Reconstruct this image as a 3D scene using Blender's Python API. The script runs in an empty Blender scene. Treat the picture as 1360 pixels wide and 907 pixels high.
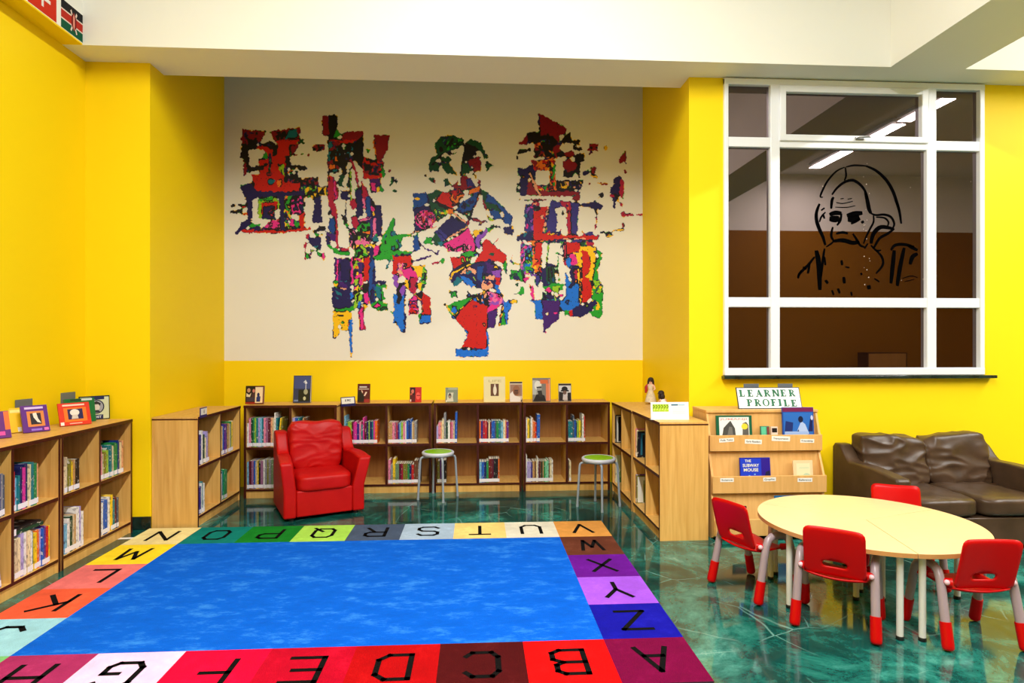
import bpy, bmesh, math, random
import numpy as np
from mathutils import Vector, Matrix, noise
PI = math.pi
C = bpy.context.scene.collection
rnd = random.Random(11)

# ------------------------------------------------------------------ camera model (image 1360x907)
F = 810.0; HZ = 456.0; EYE = 1.5
TH = math.atan(47 / F); CT, ST = math.cos(TH), math.sin(TH)
def ray(px, py):
    a = (px - 680) / F; b = (HZ - py) / F
    return a * CT + ST, CT - a * ST, b
def ony(px, py, y):
    dx, dy, dz = ray(px, py); t = y / dy
    return Vector((dx * t, y, EYE + dz * t))
def onx(px, py, x):
    dx, dy, dz = ray(px, py); t = x / dx
    return Vector((x, dy * t, EYE + dz * t))
def onz(px, py, z):
    dx, dy, dz = ray(px, py); t = (z - EYE) / dz
    return Vector((dx * t, dy * t, z))
def room(X, Z):                       # ground position given sideways / forward from the eye
    return X * CT + Z * ST, Z * CT - X * ST

# ------------------------------------------------------------------ materials
def lin(c):
    out = []
    for v in c[:3]:
        v = v / 255.0
        out.append(v / 12.92 if v <= 0.04045 else ((v + 0.055) / 1.055) ** 2.4)
    return tuple(out) + (1.0,)
MATS = {}
def mat(name, col, rough=0.5, spec=0.5, metal=0.0, coat=0.0, var=0.0, vscale=4.0, bump=0.0, bscale=60.0, stretch=(1, 1, 1), emit=None, estr=0.0):
    if name in MATS: return MATS[name]
    m = bpy.data.materials.new(name); m.use_nodes = True
    nt = m.node_tree; b = nt.nodes['Principled BSDF']
    b.inputs['Base Color'].default_value = lin(col)
    b.inputs['Roughness'].default_value = rough
    b.inputs['Specular IOR Level'].default_value = spec
    b.inputs['Metallic'].default_value = metal
    b.inputs['Coat Weight'].default_value = coat
    b.inputs['Coat Roughness'].default_value = 0.08
    if emit:
        b.inputs['Emission Color'].default_value = lin(emit); b.inputs['Emission Strength'].default_value = estr
    if var or bump:
        tc = nt.nodes.new('ShaderNodeTexCoord'); mp = nt.nodes.new('ShaderNodeMapping')
        mp.inputs['Scale'].default_value = stretch
        nt.links.new(tc.outputs['Object'], mp.inputs['Vector'])
        if var:
            n = nt.nodes.new('ShaderNodeTexNoise'); n.inputs['Scale'].default_value = vscale; n.inputs['Detail'].default_value = 5
            nt.links.new(mp.outputs[0], n.inputs['Vector'])
            r = nt.nodes.new('ShaderNodeValToRGB')
            c0 = lin(col)
            r.color_ramp.elements[0].position = 0.3; r.color_ramp.elements[1].position = 0.7
            r.color_ramp.elements[0].color = tuple(max(0, v * (1 - var)) for v in c0[:3]) + (1,)
            r.color_ramp.elements[1].color = tuple(min(1, v * (1 + var) + 0.02 * var) for v in c0[:3]) + (1,)
            nt.links.new(n.outputs['Fac'], r.inputs['Fac']); nt.links.new(r.outputs['Color'], b.inputs['Base Color'])
        if bump:
            n2 = nt.nodes.new('ShaderNodeTexNoise'); n2.inputs['Scale'].default_value = bscale; n2.inputs['Detail'].default_value = 4
            nt.links.new(mp.outputs[0], n2.inputs['Vector'])
            bp = nt.nodes.new('ShaderNodeBump'); bp.inputs['Strength'].default_value = bump; bp.inputs['Distance'].default_value = 0.004
            nt.links.new(n2.outputs['Fac'], bp.inputs['Height']); nt.links.new(bp.outputs['Normal'], b.inputs['Normal'])
    MATS[name] = m
    return m

def wood_mat(name, col, dark, rough=0.42):
    if name in MATS: return MATS[name]
    m = bpy.data.materials.new(name); m.use_nodes = True
    nt = m.node_tree; b = nt.nodes['Principled BSDF']
    tc = nt.nodes.new('ShaderNodeTexCoord'); mp = nt.nodes.new('ShaderNodeMapping')
    mp.inputs['Scale'].default_value = (14, 14, 0.9)
    nt.links.new(tc.outputs['Object'], mp.inputs['Vector'])
    n = nt.nodes.new('ShaderNodeTexNoise'); n.inputs['Scale'].default_value = 2.2; n.inputs['Detail'].default_value = 7; n.inputs['Distortion'].default_value = 0.6
    nt.links.new(mp.outputs[0], n.inputs['Vector'])
    r = nt.nodes.new('ShaderNodeValToRGB')
    r.color_ramp.elements[0].position = 0.32; r.color_ramp.elements[0].color = lin(dark)
    r.color_ramp.elements[1].position = 0.66; r.color_ramp.elements[1].color = lin(col)
    nt.links.new(n.outputs['Fac'], r.inputs['Fac']); nt.links.new(r.outputs['Color'], b.inputs['Base Color'])
    b.inputs['Roughness'].default_value = rough; b.inputs['Specular IOR Level'].default_value = 0.35
    MATS[name] = m
    return m

def marble_mat():
    m = bpy.data.materials.new('green_marble'); m.use_nodes = True
    nt = m.node_tree; b = nt.nodes['Principled BSDF']; N = nt.nodes; Lk = nt.links.new
    tc = N.new('ShaderNodeTexCoord')
    # warp the coordinates so that cracks and clouds wander
    w = N.new('ShaderNodeTexNoise'); w.inputs['Scale'].default_value = 1.3; w.inputs['Detail'].default_value = 3
    Lk(tc.outputs['Object'], w.inputs['Vector'])
    wm = N.new('ShaderNodeVectorMath'); wm.operation = 'SCALE'; wm.inputs['Scale'].default_value = 0.55
    Lk(w.outputs['Color'], wm.inputs[0])
    add = N.new('ShaderNodeVectorMath'); add.operation = 'ADD'
    Lk(tc.outputs['Object'], add.inputs[0]); Lk(wm.outputs[0], add.inputs[1])
    cl = N.new('ShaderNodeTexNoise'); cl.inputs['Scale'].default_value = 1.5; cl.inputs['Detail'].default_value = 9; cl.inputs['Roughness'].default_value = 0.78
    Lk(add.outputs[0], cl.inputs['Vector'])
    r = N.new('ShaderNodeValToRGB'); e = r.color_ramp.elements
    e[0].position = 0.30; e[0].color = lin((8, 38, 34))
    e[1].position = 0.75; e[1].color = lin((176, 214, 200))
    x = e.new(0.47); x.color = lin((12, 70, 64))
    x = e.new(0.545); x.color = lin((32, 112, 100)); x = e.new(0.63); x.color = lin((70, 146, 132))
    Lk(cl.outputs['Fac'], r.inputs['Fac'])
    # sharp pale veins
    v = N.new('ShaderNodeTexVoronoi'); v.feature = 'DISTANCE_TO_EDGE'; v.inputs['Scale'].default_value = 2.3
    wm2 = N.new('ShaderNodeVectorMath'); wm2.operation = 'SCALE'; wm2.inputs['Scale'].default_value = 0.16; Lk(w.outputs['Color'], wm2.inputs[0])
    add2 = N.new('ShaderNodeVectorMath'); add2.operation = 'ADD'; Lk(tc.outputs['Object'], add2.inputs[0]); Lk(wm2.outputs[0], add2.inputs[1])
    Lk(add2.outputs[0], v.inputs['Vector'])
    vr = N.new('ShaderNodeValToRGB'); ve = vr.color_ramp.elements
    ve[0].position = 0.0; ve[0].color = (1, 1, 1, 1); ve[1].position = 0.011; ve[1].color = (0, 0, 0, 1)
    Lk(v.outputs['Distance'], vr.inputs['Fac'])
    vm = N.new('ShaderNodeTexNoise'); vm.inputs['Scale'].default_value = 2.4; vm.inputs['Detail'].default_value = 5
    Lk(tc.outputs['Object'], vm.inputs['Vector'])
    vmr = N.new('ShaderNodeValToRGB'); vmr.color_ramp.elements[0].position = 0.48; vmr.color_ramp.elements[1].position = 0.68
    Lk(vm.outputs['Fac'], vmr.inputs['Fac'])
    mul = N.new('ShaderNodeMath'); mul.operation = 'MULTIPLY'
    Lk(vr.outputs['Color'], mul.inputs[0]); Lk(vmr.outputs['Color'], mul.inputs[1])
    # the slabs vary in tone: tile grid of about 0.9 m
    mp = N.new('ShaderNodeMapping'); mp.inputs['Scale'].default_value = (1.1, 1.1, 1)
    Lk(tc.outputs['Object'], mp.inputs['Vector'])
    fl = N.new('ShaderNodeVectorMath'); fl.operation = 'FLOOR'; Lk(mp.outputs[0], fl.inputs[0])
    wn = N.new('ShaderNodeTexWhiteNoise'); wn.noise_dimensions = '3D'; Lk(fl.outputs[0], wn.inputs['Vector'])
    mr = N.new('ShaderNodeMapRange'); mr.inputs['To Min'].default_value = 0.75; mr.inputs['To Max'].default_value = 1.2
    Lk(wn.outputs['Value'], mr.inputs['Value'])
    tone = N.new('ShaderNodeMix'); tone.data_type = 'RGBA'; tone.blend_type = 'MULTIPLY'; tone.inputs['Factor'].default_value = 1
    Lk(r.outputs['Color'], tone.inputs['A']); Lk(mr.outputs['Result'], tone.inputs['B'])
    mx = N.new('ShaderNodeMix'); mx.data_type = 'RGBA'
    mx.inputs['B'].default_value = lin((130, 176, 164))
    Lk(mul.outputs[0], mx.inputs['Factor']); Lk(tone.outputs['Result'], mx.inputs['A'])
    Lk(mx.outputs['Result'], b.inputs['Base Color'])
    b.inputs['Roughness'].default_value = 0.07; b.inputs['Specular IOR Level'].default_value = 0.6
    MATS['green_marble'] = m
    return m

def streak_mat(name, col, light, scale=3.0, sx=1.0, sy=3.2, amt=1.0):
    m = bpy.data.materials.new(name); m.use_nodes = True
    nt = m.node_tree; b = nt.nodes['Principled BSDF']; N = nt.nodes; Lk = nt.links.new
    tc = N.new('ShaderNodeTexCoord'); mp = N.new('ShaderNodeMapping'); mp.inputs['Scale'].default_value = (sx, sy, 1)
    Lk(tc.outputs['Object'], mp.inputs['Vector'])
    n = N.new('ShaderNodeTexNoise'); n.inputs['Scale'].default_value = scale; n.inputs['Detail'].default_value = 10; n.inputs['Roughness'].default_value = 0.78
    Lk(mp.outputs[0], n.inputs['Vector'])
    r = N.new('ShaderNodeValToRGB'); e = r.color_ramp.elements
    c = lin(col)
    e[0].position = 0.30; e[0].color = tuple(v * 0.8 for v in c[:3]) + (1,)
    e[1].position = 0.80; e[1].color = lin(light)
    x = e.new(0.52); x.color = c
    Lk(n.outputs['Fac'], r.inputs['Fac'])
    Lk(r.outputs['Color'], b.inputs['Base Color'])
    b.inputs['Roughness'].default_value = 0.95; b.inputs['Specular IOR Level'].default_value = 0.1
    n2 = N.new('ShaderNodeTexNoise'); n2.inputs['Scale'].default_value = 260; Lk(tc.outputs['Object'], n2.inputs['Vector'])
    bp = N.new('ShaderNodeBump'); bp.inputs['Strength'].default_value = 0.5; bp.inputs['Distance'].default_value = 0.006
    Lk(n2.outputs['Fac'], bp.inputs['Height']); Lk(bp.outputs['Normal'], b.inputs['Normal'])
    MATS[name] = m
    return m

def spine_mat(name, col):
    """book cloth with blocks of lighter lettering along the spine"""
    key = 'book_' + name
    if key in MATS: return MATS[key]
    m = bpy.data.materials.new(key); m.use_nodes = True
    nt = m.node_tree; b = nt.nodes['Principled BSDF']; N = nt.nodes; Lk = nt.links.new
    tc = N.new('ShaderNodeTexCoord'); oi = N.new('ShaderNodeObjectInfo')
    ad = N.new('ShaderNodeVectorMath'); ad.operation = 'ADD'
    cm = N.new('ShaderNodeCombineXYZ')
    ml = N.new('ShaderNodeMath'); ml.operation = 'MULTIPLY'; ml.inputs[1].default_value = 37.0
    Lk(oi.outputs['Random'], ml.inputs[0]); Lk(ml.outputs[0], cm.inputs['X']); Lk(ml.outputs[0], cm.inputs['Z'])
    Lk(tc.outputs['Object'], ad.inputs[0]); Lk(cm.outputs[0], ad.inputs[1])
    mp = N.new('ShaderNodeMapping'); mp.inputs['Scale'].default_value = (60, 8, 22)
    Lk(ad.outputs[0], mp.inputs['Vector'])
    n = N.new('ShaderNodeTexNoise'); n.inputs['Scale'].default_value = 1.4; n.inputs['Detail'].default_value = 2
    Lk(mp.outputs[0], n.inputs['Vector'])
    r = N.new('ShaderNodeValToRGB'); r.color_ramp.interpolation = 'CONSTANT'; e = r.color_ramp.elements
    c = lin(col)
    lum = 0.3 * c[0] + 0.6 * c[1] + 0.1 * c[2]
    alt = lin((235, 230, 215)) if lum < 0.35 else lin((70, 60, 80))
    alt2 = tuple(0.6 * c[i] for i in range(3)) + (1,)
    e[0].position = 0; e[0].color = c
    e[1].position = 0.64; e[1].color = tuple(0.35 * c[i] + 0.65 * alt[i] for i in range(3)) + (1,)
    x = e.new(0.56); x.color = alt2
    Lk(n.outputs['Fac'], r.inputs['Fac']); Lk(r.outputs['Color'], b.inputs['Base Color'])
    b.inputs['Roughness'].default_value = 0.42
    MATS[key] = m
    return m

# ------------------------------------------------------------------ mesh helpers
class MB:
    """collects shapes into ONE mesh; every face remembers a material slot"""
    def __init__(s): s.v = []; s.f = []; s.m = []; s.sm = []
    def add(s, vs, fs, mi=0, smooth=False):
        o = len(s.v); s.v += [tuple(p) for p in vs]
        for f in fs: s.f.append(tuple(i + o for i in f)); s.m.append(mi); s.sm.append(smooth)
        return s
    def box(s, x0, x1, y0, y1, z0, z1, mi=0, front=None, top=None):
        v = [(x0, y0, z0), (x1, y0, z0), (x1, y1, z0), (x0, y1, z0), (x0, y0, z1), (x1, y0, z1), (x1, y1, z1), (x0, y1, z1)]
        fs = [(0, 3, 2, 1), (4, 5, 6, 7), (0, 1, 5, 4), (1, 2, 6, 5), (2, 3, 7, 6), (3, 0, 4, 7)]
        o = len(s.v); s.v += v
        for i, f in enumerate(fs):
            s.f.append(tuple(k + o for k in f)); s.sm.append(False)
            s.m.append(front if (i == 2 and front is not None) else top if (i == 1 and top is not None) else mi)
        return s
    def quad(s, a, b, c, d, mi=0): return s.add([a, b, c, d], [(0, 1, 2, 3)], mi)
    def poly(s, pts, mi=0): return s.add(pts, [tuple(range(len(pts)))], mi)
    def prism(s, pts, fn, d0, d1, mi=0, side=None, smooth=False):
        """pts 2-D outline, fn(u,v,d)->3-D, between depths d0 and d1"""
        n = len(pts); a = [fn(u, v, d0) for u, v in pts] + [fn(u, v, d1) for u, v in pts]
        s.add(a, [tuple(range(n))[::-1], tuple(range(n, 2 * n))], mi)
        s.add(a, [(i, (i + 1) % n, n + (i + 1) % n, n + i) for i in range(n)], mi if side is None else side, smooth)
        return s
    def tube(s, pts, r, seg=12, mi=0, cap=True):
        pts = [Vector(p) for p in pts]; n = len(pts)
        rs = r if isinstance(r, (list, tuple)) else [r] * n
        t0 = (pts[1] - pts[0]).normalized()
        up = Vector((0, 0, 1)) if abs(t0.z) < 0.9 else Vector((1, 0, 0))
        u = t0.cross(up).normalized(); vs = []
        for i, p in enumerate(pts):
            t = (pts[min(i + 1, n - 1)] - pts[max(i - 1, 0)]).normalized()
            u = (u - t * u.dot(t)).normalized(); w = t.cross(u)
            for k in range(seg):
                a = 2 * PI * k / seg
                vs.append(p + (u * math.cos(a) + w * math.sin(a)) * rs[i])
        fs = [(i * seg + k, i * seg + (k + 1) % seg, (i + 1) * seg + (k + 1) % seg, (i + 1) * seg + k) for i in range(n - 1) for k in range(seg)]
        s.add(vs, fs, mi, True)
        if cap: s.add(vs, [tuple(range(seg))[::-1], tuple(range((n - 1) * seg, n * seg))], mi)
        return s
    def lathe(s, prof, seg=32, c=(0, 0, 0), mi=0, sx=1, sy=1):
        n = len(prof); vs = []
        for r, z in prof:
            for k in range(seg):
                a = 2 * PI * k / seg
                vs.append((c[0] + r * math.cos(a) * sx, c[1] + r * math.sin(a) * sy, c[2] + z))
        fs = [(i * seg + k, i * seg + (k + 1) % seg, (i + 1) * seg + (k + 1) % seg, (i + 1) * seg + k) for i in range(n - 1) for k in range(seg)]
        s.add(vs, fs, mi, True)
        if prof[0][0] > 1e-5: s.add(vs, [tuple(range(seg))[::-1]], mi)
        if prof[-1][0] > 1e-5: s.add(vs, [tuple(range((n - 1) * seg, n * seg))], mi)
        return s
    def ball(s, c, rx, ry=None, rz=None, mi=0, seg=16, rings=10):
        ry = ry or rx; rz = rz or rx
        prof = [(math.sin(PI * i / rings), -math.cos(PI * i / rings)) for i in range(rings + 1)]
        vs = []
        for r, z in prof:
            for k in range(seg):
                a = 2 * PI * k / seg
                vs.append((c[0] + r * rx * math.cos(a), c[1] + r * ry * math.sin(a), c[2] + z * rz))
        fs = [(i * seg + k, i * seg + (k + 1) % seg, (i + 1) * seg + (k + 1) % seg, (i + 1) * seg + k) for i in range(rings) for k in range(seg)]
        return s.add(vs, fs, mi, True)
    def ribbon(s, pts, w, fn, mi=0):
        """flat brush stroke along 2-D points; w width or list"""
        n = len(pts); ws = w if isinstance(w, (list, tuple)) else [w] * n
        L_, R_ = [], []
        for i in range(n):
            x0, y0 = pts[max(i - 1, 0)]; x1, y1 = pts[min(i + 1, n - 1)]
            dx, dy = x1 - x0, y1 - y0; q = math.hypot(dx, dy) or 1
            nx, ny = -dy / q, dx / q
            L_.append((pts[i][0] + nx * ws[i] / 2, pts[i][1] + ny * ws[i] / 2)); R_.append((pts[i][0] - nx * ws[i] / 2, pts[i][1] - ny * ws[i] / 2))
        vs = [fn(*p) for p in L_] + [fn(*p) for p in R_]
        return s.add(vs, [(i, i + 1, n + i + 1, n + i) for i in range(n - 1)], mi)
    def xform(s, M, start=0):
        s.v = s.v[:start] + [tuple(M @ Vector(p)) for p in s.v[start:]]; return s
    def build(s, name, mats, parent=None, loc=None, rot=None, bevel=0.0, bseg=2, merge=False, fixn=True, subsurf=0):
        me = bpy.data.meshes.new(name); me.from_pydata(s.v, [], s.f)
        if not isinstance(mats, (list, tuple)): mats = [mats]
        for m in mats: me.materials.append(m)
        me.polygons.foreach_set('material_index', s.m); me.polygons.foreach_set('use_smooth', s.sm)
        if merge or bevel or fixn:
            bm = bmesh.new(); bm.from_mesh(me)
            if merge or bevel: bmesh.ops.remove_doubles(bm, verts=bm.verts, dist=1e-5)
            if fixn: bmesh.ops.recalc_face_normals(bm, faces=bm.faces)
            if bevel:
                es = [e for e in bm.edges if len(e.link_faces) == 2 and e.calc_face_angle(0) > 0.5]
                r = bmesh.ops.bevel(bm, geom=es, offset=bevel, segments=bseg, affect='EDGES', profile=0.5, clamp_overlap=True)
                for f in r['faces']: f.smooth = True
            bm.to_mesh(me); bm.free()
        o = bpy.data.objects.new(name, me); C.objects.link(o)
        if parent is not None: o.parent = parent
        if loc is not None: o.location = loc
        if rot is not None: o.rotation_euler = rot
        if subsurf:
            md = o.modifiers.new('smooth', 'SUBSURF'); md.levels = subsurf; md.render_levels = subsurf
        return o

def tag(o, label=None, cat=None, group=None, kind=None):
    if label: o['label'] = label
    if cat: o['category'] = cat
    if group: o['group'] = group
    if kind: o['kind'] = kind
    return o
def thing(name, loc, rz, label, cat, group=None):
    o = bpy.data.objects.new(name, None); C.objects.link(o); o.empty_display_size = 0.1
    o.location = loc; o.rotation_euler = (0, 0, rz)
    return tag(o, label, cat, group)
def dup(root, loc, rz, label=None, group=None):
    r = root.copy(); C.objects.link(r); r.location = loc; r.rotation_euler = (0, 0, rz)
    if label: r['label'] = label
    if group: r['group'] = group
    for ch in list(root.children):
        c = ch.copy(); C.objects.link(c); c.parent = r
        for g in list(ch.children):
            d = g.copy(); C.objects.link(d); d.parent = c
    return r
def struct(o): o['kind'] = 'structure'; return o

def cushion_mb(hx, hy, hz, k=5.0, n=18, wrinkle=0.0, seed=0, fn=None, c=(0, 0, 0), ridge=(9, 9, 9)):
    """plump box: superellipsoid shell, wrinkled along its normal"""
    bm = bmesh.new(); bmesh.ops.create_cube(bm, size=2)
    bmesh.ops.subdivide_edges(bm, edges=bm.edges[:], cuts=n, use_grid_fill=True)
    for v in bm.verts:
        p = v.co
        m = max(abs(p.x), abs(p.y), abs(p.z))
        q = (abs(p.x) ** k + abs(p.y) ** k + abs(p.z) ** k) ** (1 / k)
        v.co = Vector((p.x / q * hx, p.y / q * hy, p.z / q * hz))
    bm.normal_update()
    off = Vector((seed * 3.7, seed * 1.3, seed * 7.1))
    for v in bm.verts:
        d = 0
        if wrinkle:
            q = Vector((v.co.x * ridge[0], v.co.y * ridge[1], v.co.z * ridge[2])) + off
            w1 = 1 - abs(noise.noise(q + 0.8 * Vector(noise.noise_vector(q * 0.5))))
            d = wrinkle * (w1 ** 3 - 0.45)
        v.co += v.normal * d
        if fn: v.co = fn(v.co)
    b = MB()
    b.add([Vector(v.co) + Vector(c) for v in bm.verts], [tuple(v.index for v in f.verts) for f in bm.faces], 0, True)
    bm.free()
    return b

def text_shape(s, size=0.1, bold=0.0, align='CENTER'):
    cu = bpy.data.curves.new('lettering', 'FONT'); cu.body = s; cu.size = size; cu.offset = bold
    cu.align_x = align; cu.align_y = 'CENTER'; cu.resolution_u = 3
    o = bpy.data.objects.new('lettering', cu); C.objects.link(o)
    dg = bpy.context.evaluated_depsgraph_get()
    me = bpy.data.meshes.new_from_object(o.evaluated_get(dg))
    vs = [tuple(v.co) for v in me.vertices]; fs = [tuple(p.vertices) for p in me.polygons]
    bpy.data.objects.remove(o); bpy.data.curves.remove(cu); bpy.data.meshes.remove(me)
    return vs, fs
# ------------------------------------------------------------------ colours shared by the room
YEL = mat('yellow_paint', (255, 219, 8), 0.55, 0.25)
CREAM = mat('cream_paint', (240, 235, 222), 0.6, 0.2)
WHITE = mat('white_paint', (244, 242, 232), 0.6, 0.2)
MARBLE = marble_mat()
DARKST = mat('dark_stone', (14, 40, 34), 0.12, 0.5, var=0.5, vscale=9)
ZS = 3.76; ZC = 5.4            # underside of the beams, ceiling
WY = 5.08; BY = 6.53           # window wall, back of the alcove
XL = -3.13; AL = -2.63; AR = 1.80; XR = 12.0; YR = -3.5

b = MB(); b.box(XL - 0.2, XR + 0.2, YR - 0.2, BY + 0.2, -0.1, 0); struct(b.build('floor', MARBLE))
b = MB(); b.box(XL - 0.2, XR + 0.2, YR - 0.2, BY + 0.2, ZC, ZC + 0.1); struct(b.build('ceiling', WHITE))
b = MB(); b.box(XL - 0.15, XL, YR, WY, 0, ZC); struct(b.build('wall_left', YEL))
b = MB(); b.box(XL - 0.15, AL, WY, BY + 0.15, 0, ZC); struct(b.build('wall_alcove_left', YEL))
MZ = ony(580, 478.5, BY).z
b = MB(); b.box(AL, AR, BY, BY + 0.15, 0, MZ, 0); b.box(AL, AR, BY, BY + 0.15, MZ, ZC, 1)
struct(b.build('wall_back', [YEL, CREAM]))
# wall with the window: pier, below, above, beyond
def wpx(X): return ony(940 + X / 2.159, 300, WY).x
def wpz(Y): return ony(1135, 90 + Y / 2.159, WY).z
WX0, WX1 = wpx(44), wpx(787); WZ0, WZ1 = wpz(881), wpz(42)
b = MB()
b.box(AR, WX0, WY, BY + 0.15, 0, ZC); b.box(WX0, WX1, WY, BY + 0.15, 0, WZ0)
b.box(WX0, WX1, WY, WY + 0.25, WZ1, ZC, 1); b.box(WX1, XR, WY, WY + 0.25, 0, ZC)
b.box(WX0, WX1, WY + 0.2, WY + 0.25, WZ0, WZ1, 2)
struct(b.build('wall_window_side', [YEL, WHITE, mat('night_dark', (6, 5, 8), 0.9)]))
b = MB(); b.box(XR, XR + 0.15, YR, WY, 0, 3.2, 0); b.box(XR, XR + 0.15, YR, WY, 3.2, ZC, 1); struct(b.build('wall_right', [YEL, WHITE]))
b = MB(); b.box(XL, XR, YR - 0.15, YR, 0, 4.1, 0); b.box(XL, XR, YR - 0.15, YR, 4.1, ZC, 1); struct(b.build('wall_rear', [mat('dimmed_yellow_paint', (140, 90, 8), .6, .2), WHITE]))  # lower wall is yellow; its weaker lighting is put into a darker colour
b = MB(); b.box(XL, XR, 4.80, 5.30, ZS, ZC); struct(b.build('beam_back', WHITE))
b = MB(); b.box(XL, -2.98, YR, 4.80, ZS + .012, ZC, 0); b.box(XL, -2.98, YR, 4.80, ZS, ZS + .012, 1); struct(b.build('beam_left', [WHITE, YEL]))  # underside coloured yellow, standing in for light bounced off the yellow wall
b = MB(); b.box(3.38, 4.02, YR, 4.80, ZS, ZC); struct(b.build('beam_right', WHITE))
b = MB(); b.box(XL, AL + 0.012, WY - 0.014, WY, 0, 0.105); struct(b.build('baseboard_left', DARKST, bevel=0.003))
b = MB(); b.box(AR, XR, WY - 0.014, WY, 0, 0.105); struct(b.build('baseboard_right', DARKST, bevel=0.003))

# ------------------------------------------------------------------ window
UPVC = mat('white_frame', (238, 240, 244), 0.3, 0.5)
win = bpy.data.objects.new('window_1', None); C.objects.link(win); struct(win)
def wbox(b, X0, X1, Y0, Y1, y0, y1, mi=0): b.box(wpx(X0), wpx(X1), y0, y1, wpz(Y1), wpz(Y0), mi)
yf = WY - 0.03
b = MB(); wbox(b, 44, 56, 42, 881, yf, WY + 0.05); wbox(b, 773, 787, 42, 881, yf, WY + 0.05)
wbox(b, 44, 787, 42, 60, yf - .002, WY + 0.05); wbox(b, 44, 787, 860, 881, yf - .002, WY + 0.05)
b.build('frame', UPVC, win, bevel=0.006)
for X0, X1 in ((176, 203), (622, 650)):
    b = MB(); wbox(b, X0, X1, 58, 862, yf + .004, WY + 0.05); b.build('mullion', UPVC, win, bevel=0.006)
for Y0, Y1 in ((207, 235), (660, 688)):
    b = MB(); wbox(b, 54, 775, Y0, Y1, yf + .006, WY + 0.05); b.build('transom', UPVC, win, bevel=0.006)
b = MB(); y2 = yf - 0.014
wbox(b, 201, 218, 60, 216, y2, WY + .03); wbox(b, 604, 624, 60, 216, y2, WY + .03)
wbox(b, 201, 624, 60, 79, y2 + .001, WY + .03); wbox(b, 201, 624, 199, 217, y2 + .001, WY + .03)
sash = b.build('sash', UPVC, win, bevel=0.006)
b = MB(); hx, hz_ = wpx(425), wpz(208)
b.box(hx - .035, hx + .035, y2 - .012, y2, hz_ - .012, hz_ + .012); b.tube([(hx - .02, y2 - .01, hz_), (hx - .02, y2 - .035, hz_), (hx + .075, y2 - .038, hz_ + .004)], .007, 8)
b.build('handle', mat('grey_metal', (150, 150, 150), 0.35, metal=0.8), sash)
# tinted glass against the night: dark, mirror-like, slightly mauve
gm = mat('tinted_glass', (16, 8, 6), 0.012, 0.5)
g = gm.node_tree.nodes['Principled BSDF']; g.inputs['IOR'].default_value = 2.2; g.inputs['Specular Tint'].default_value = (1.0, 0.78, 0.80, 1)
for X0, X1 in ((54, 178), (201, 625), (648, 775)):
    for Y0, Y1 in ((58, 209), (233, 662), (686, 862)):
        b = MB(); yg = WY + (0.0 if (X0 == 201 and Y0 == 58) else 0.012)
        wbox(b, X0, X1, Y0, Y1, yg, yg + .006); b.build('pane', gm, win)
b = MB(); b.box(ony(958, 498, WY).x, ony(1316, 498, WY).x, WY - .07, WY, WZ0 - .028, WZ0 - .001); b.build('sill', DARKST, win, bevel=.004)

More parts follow.
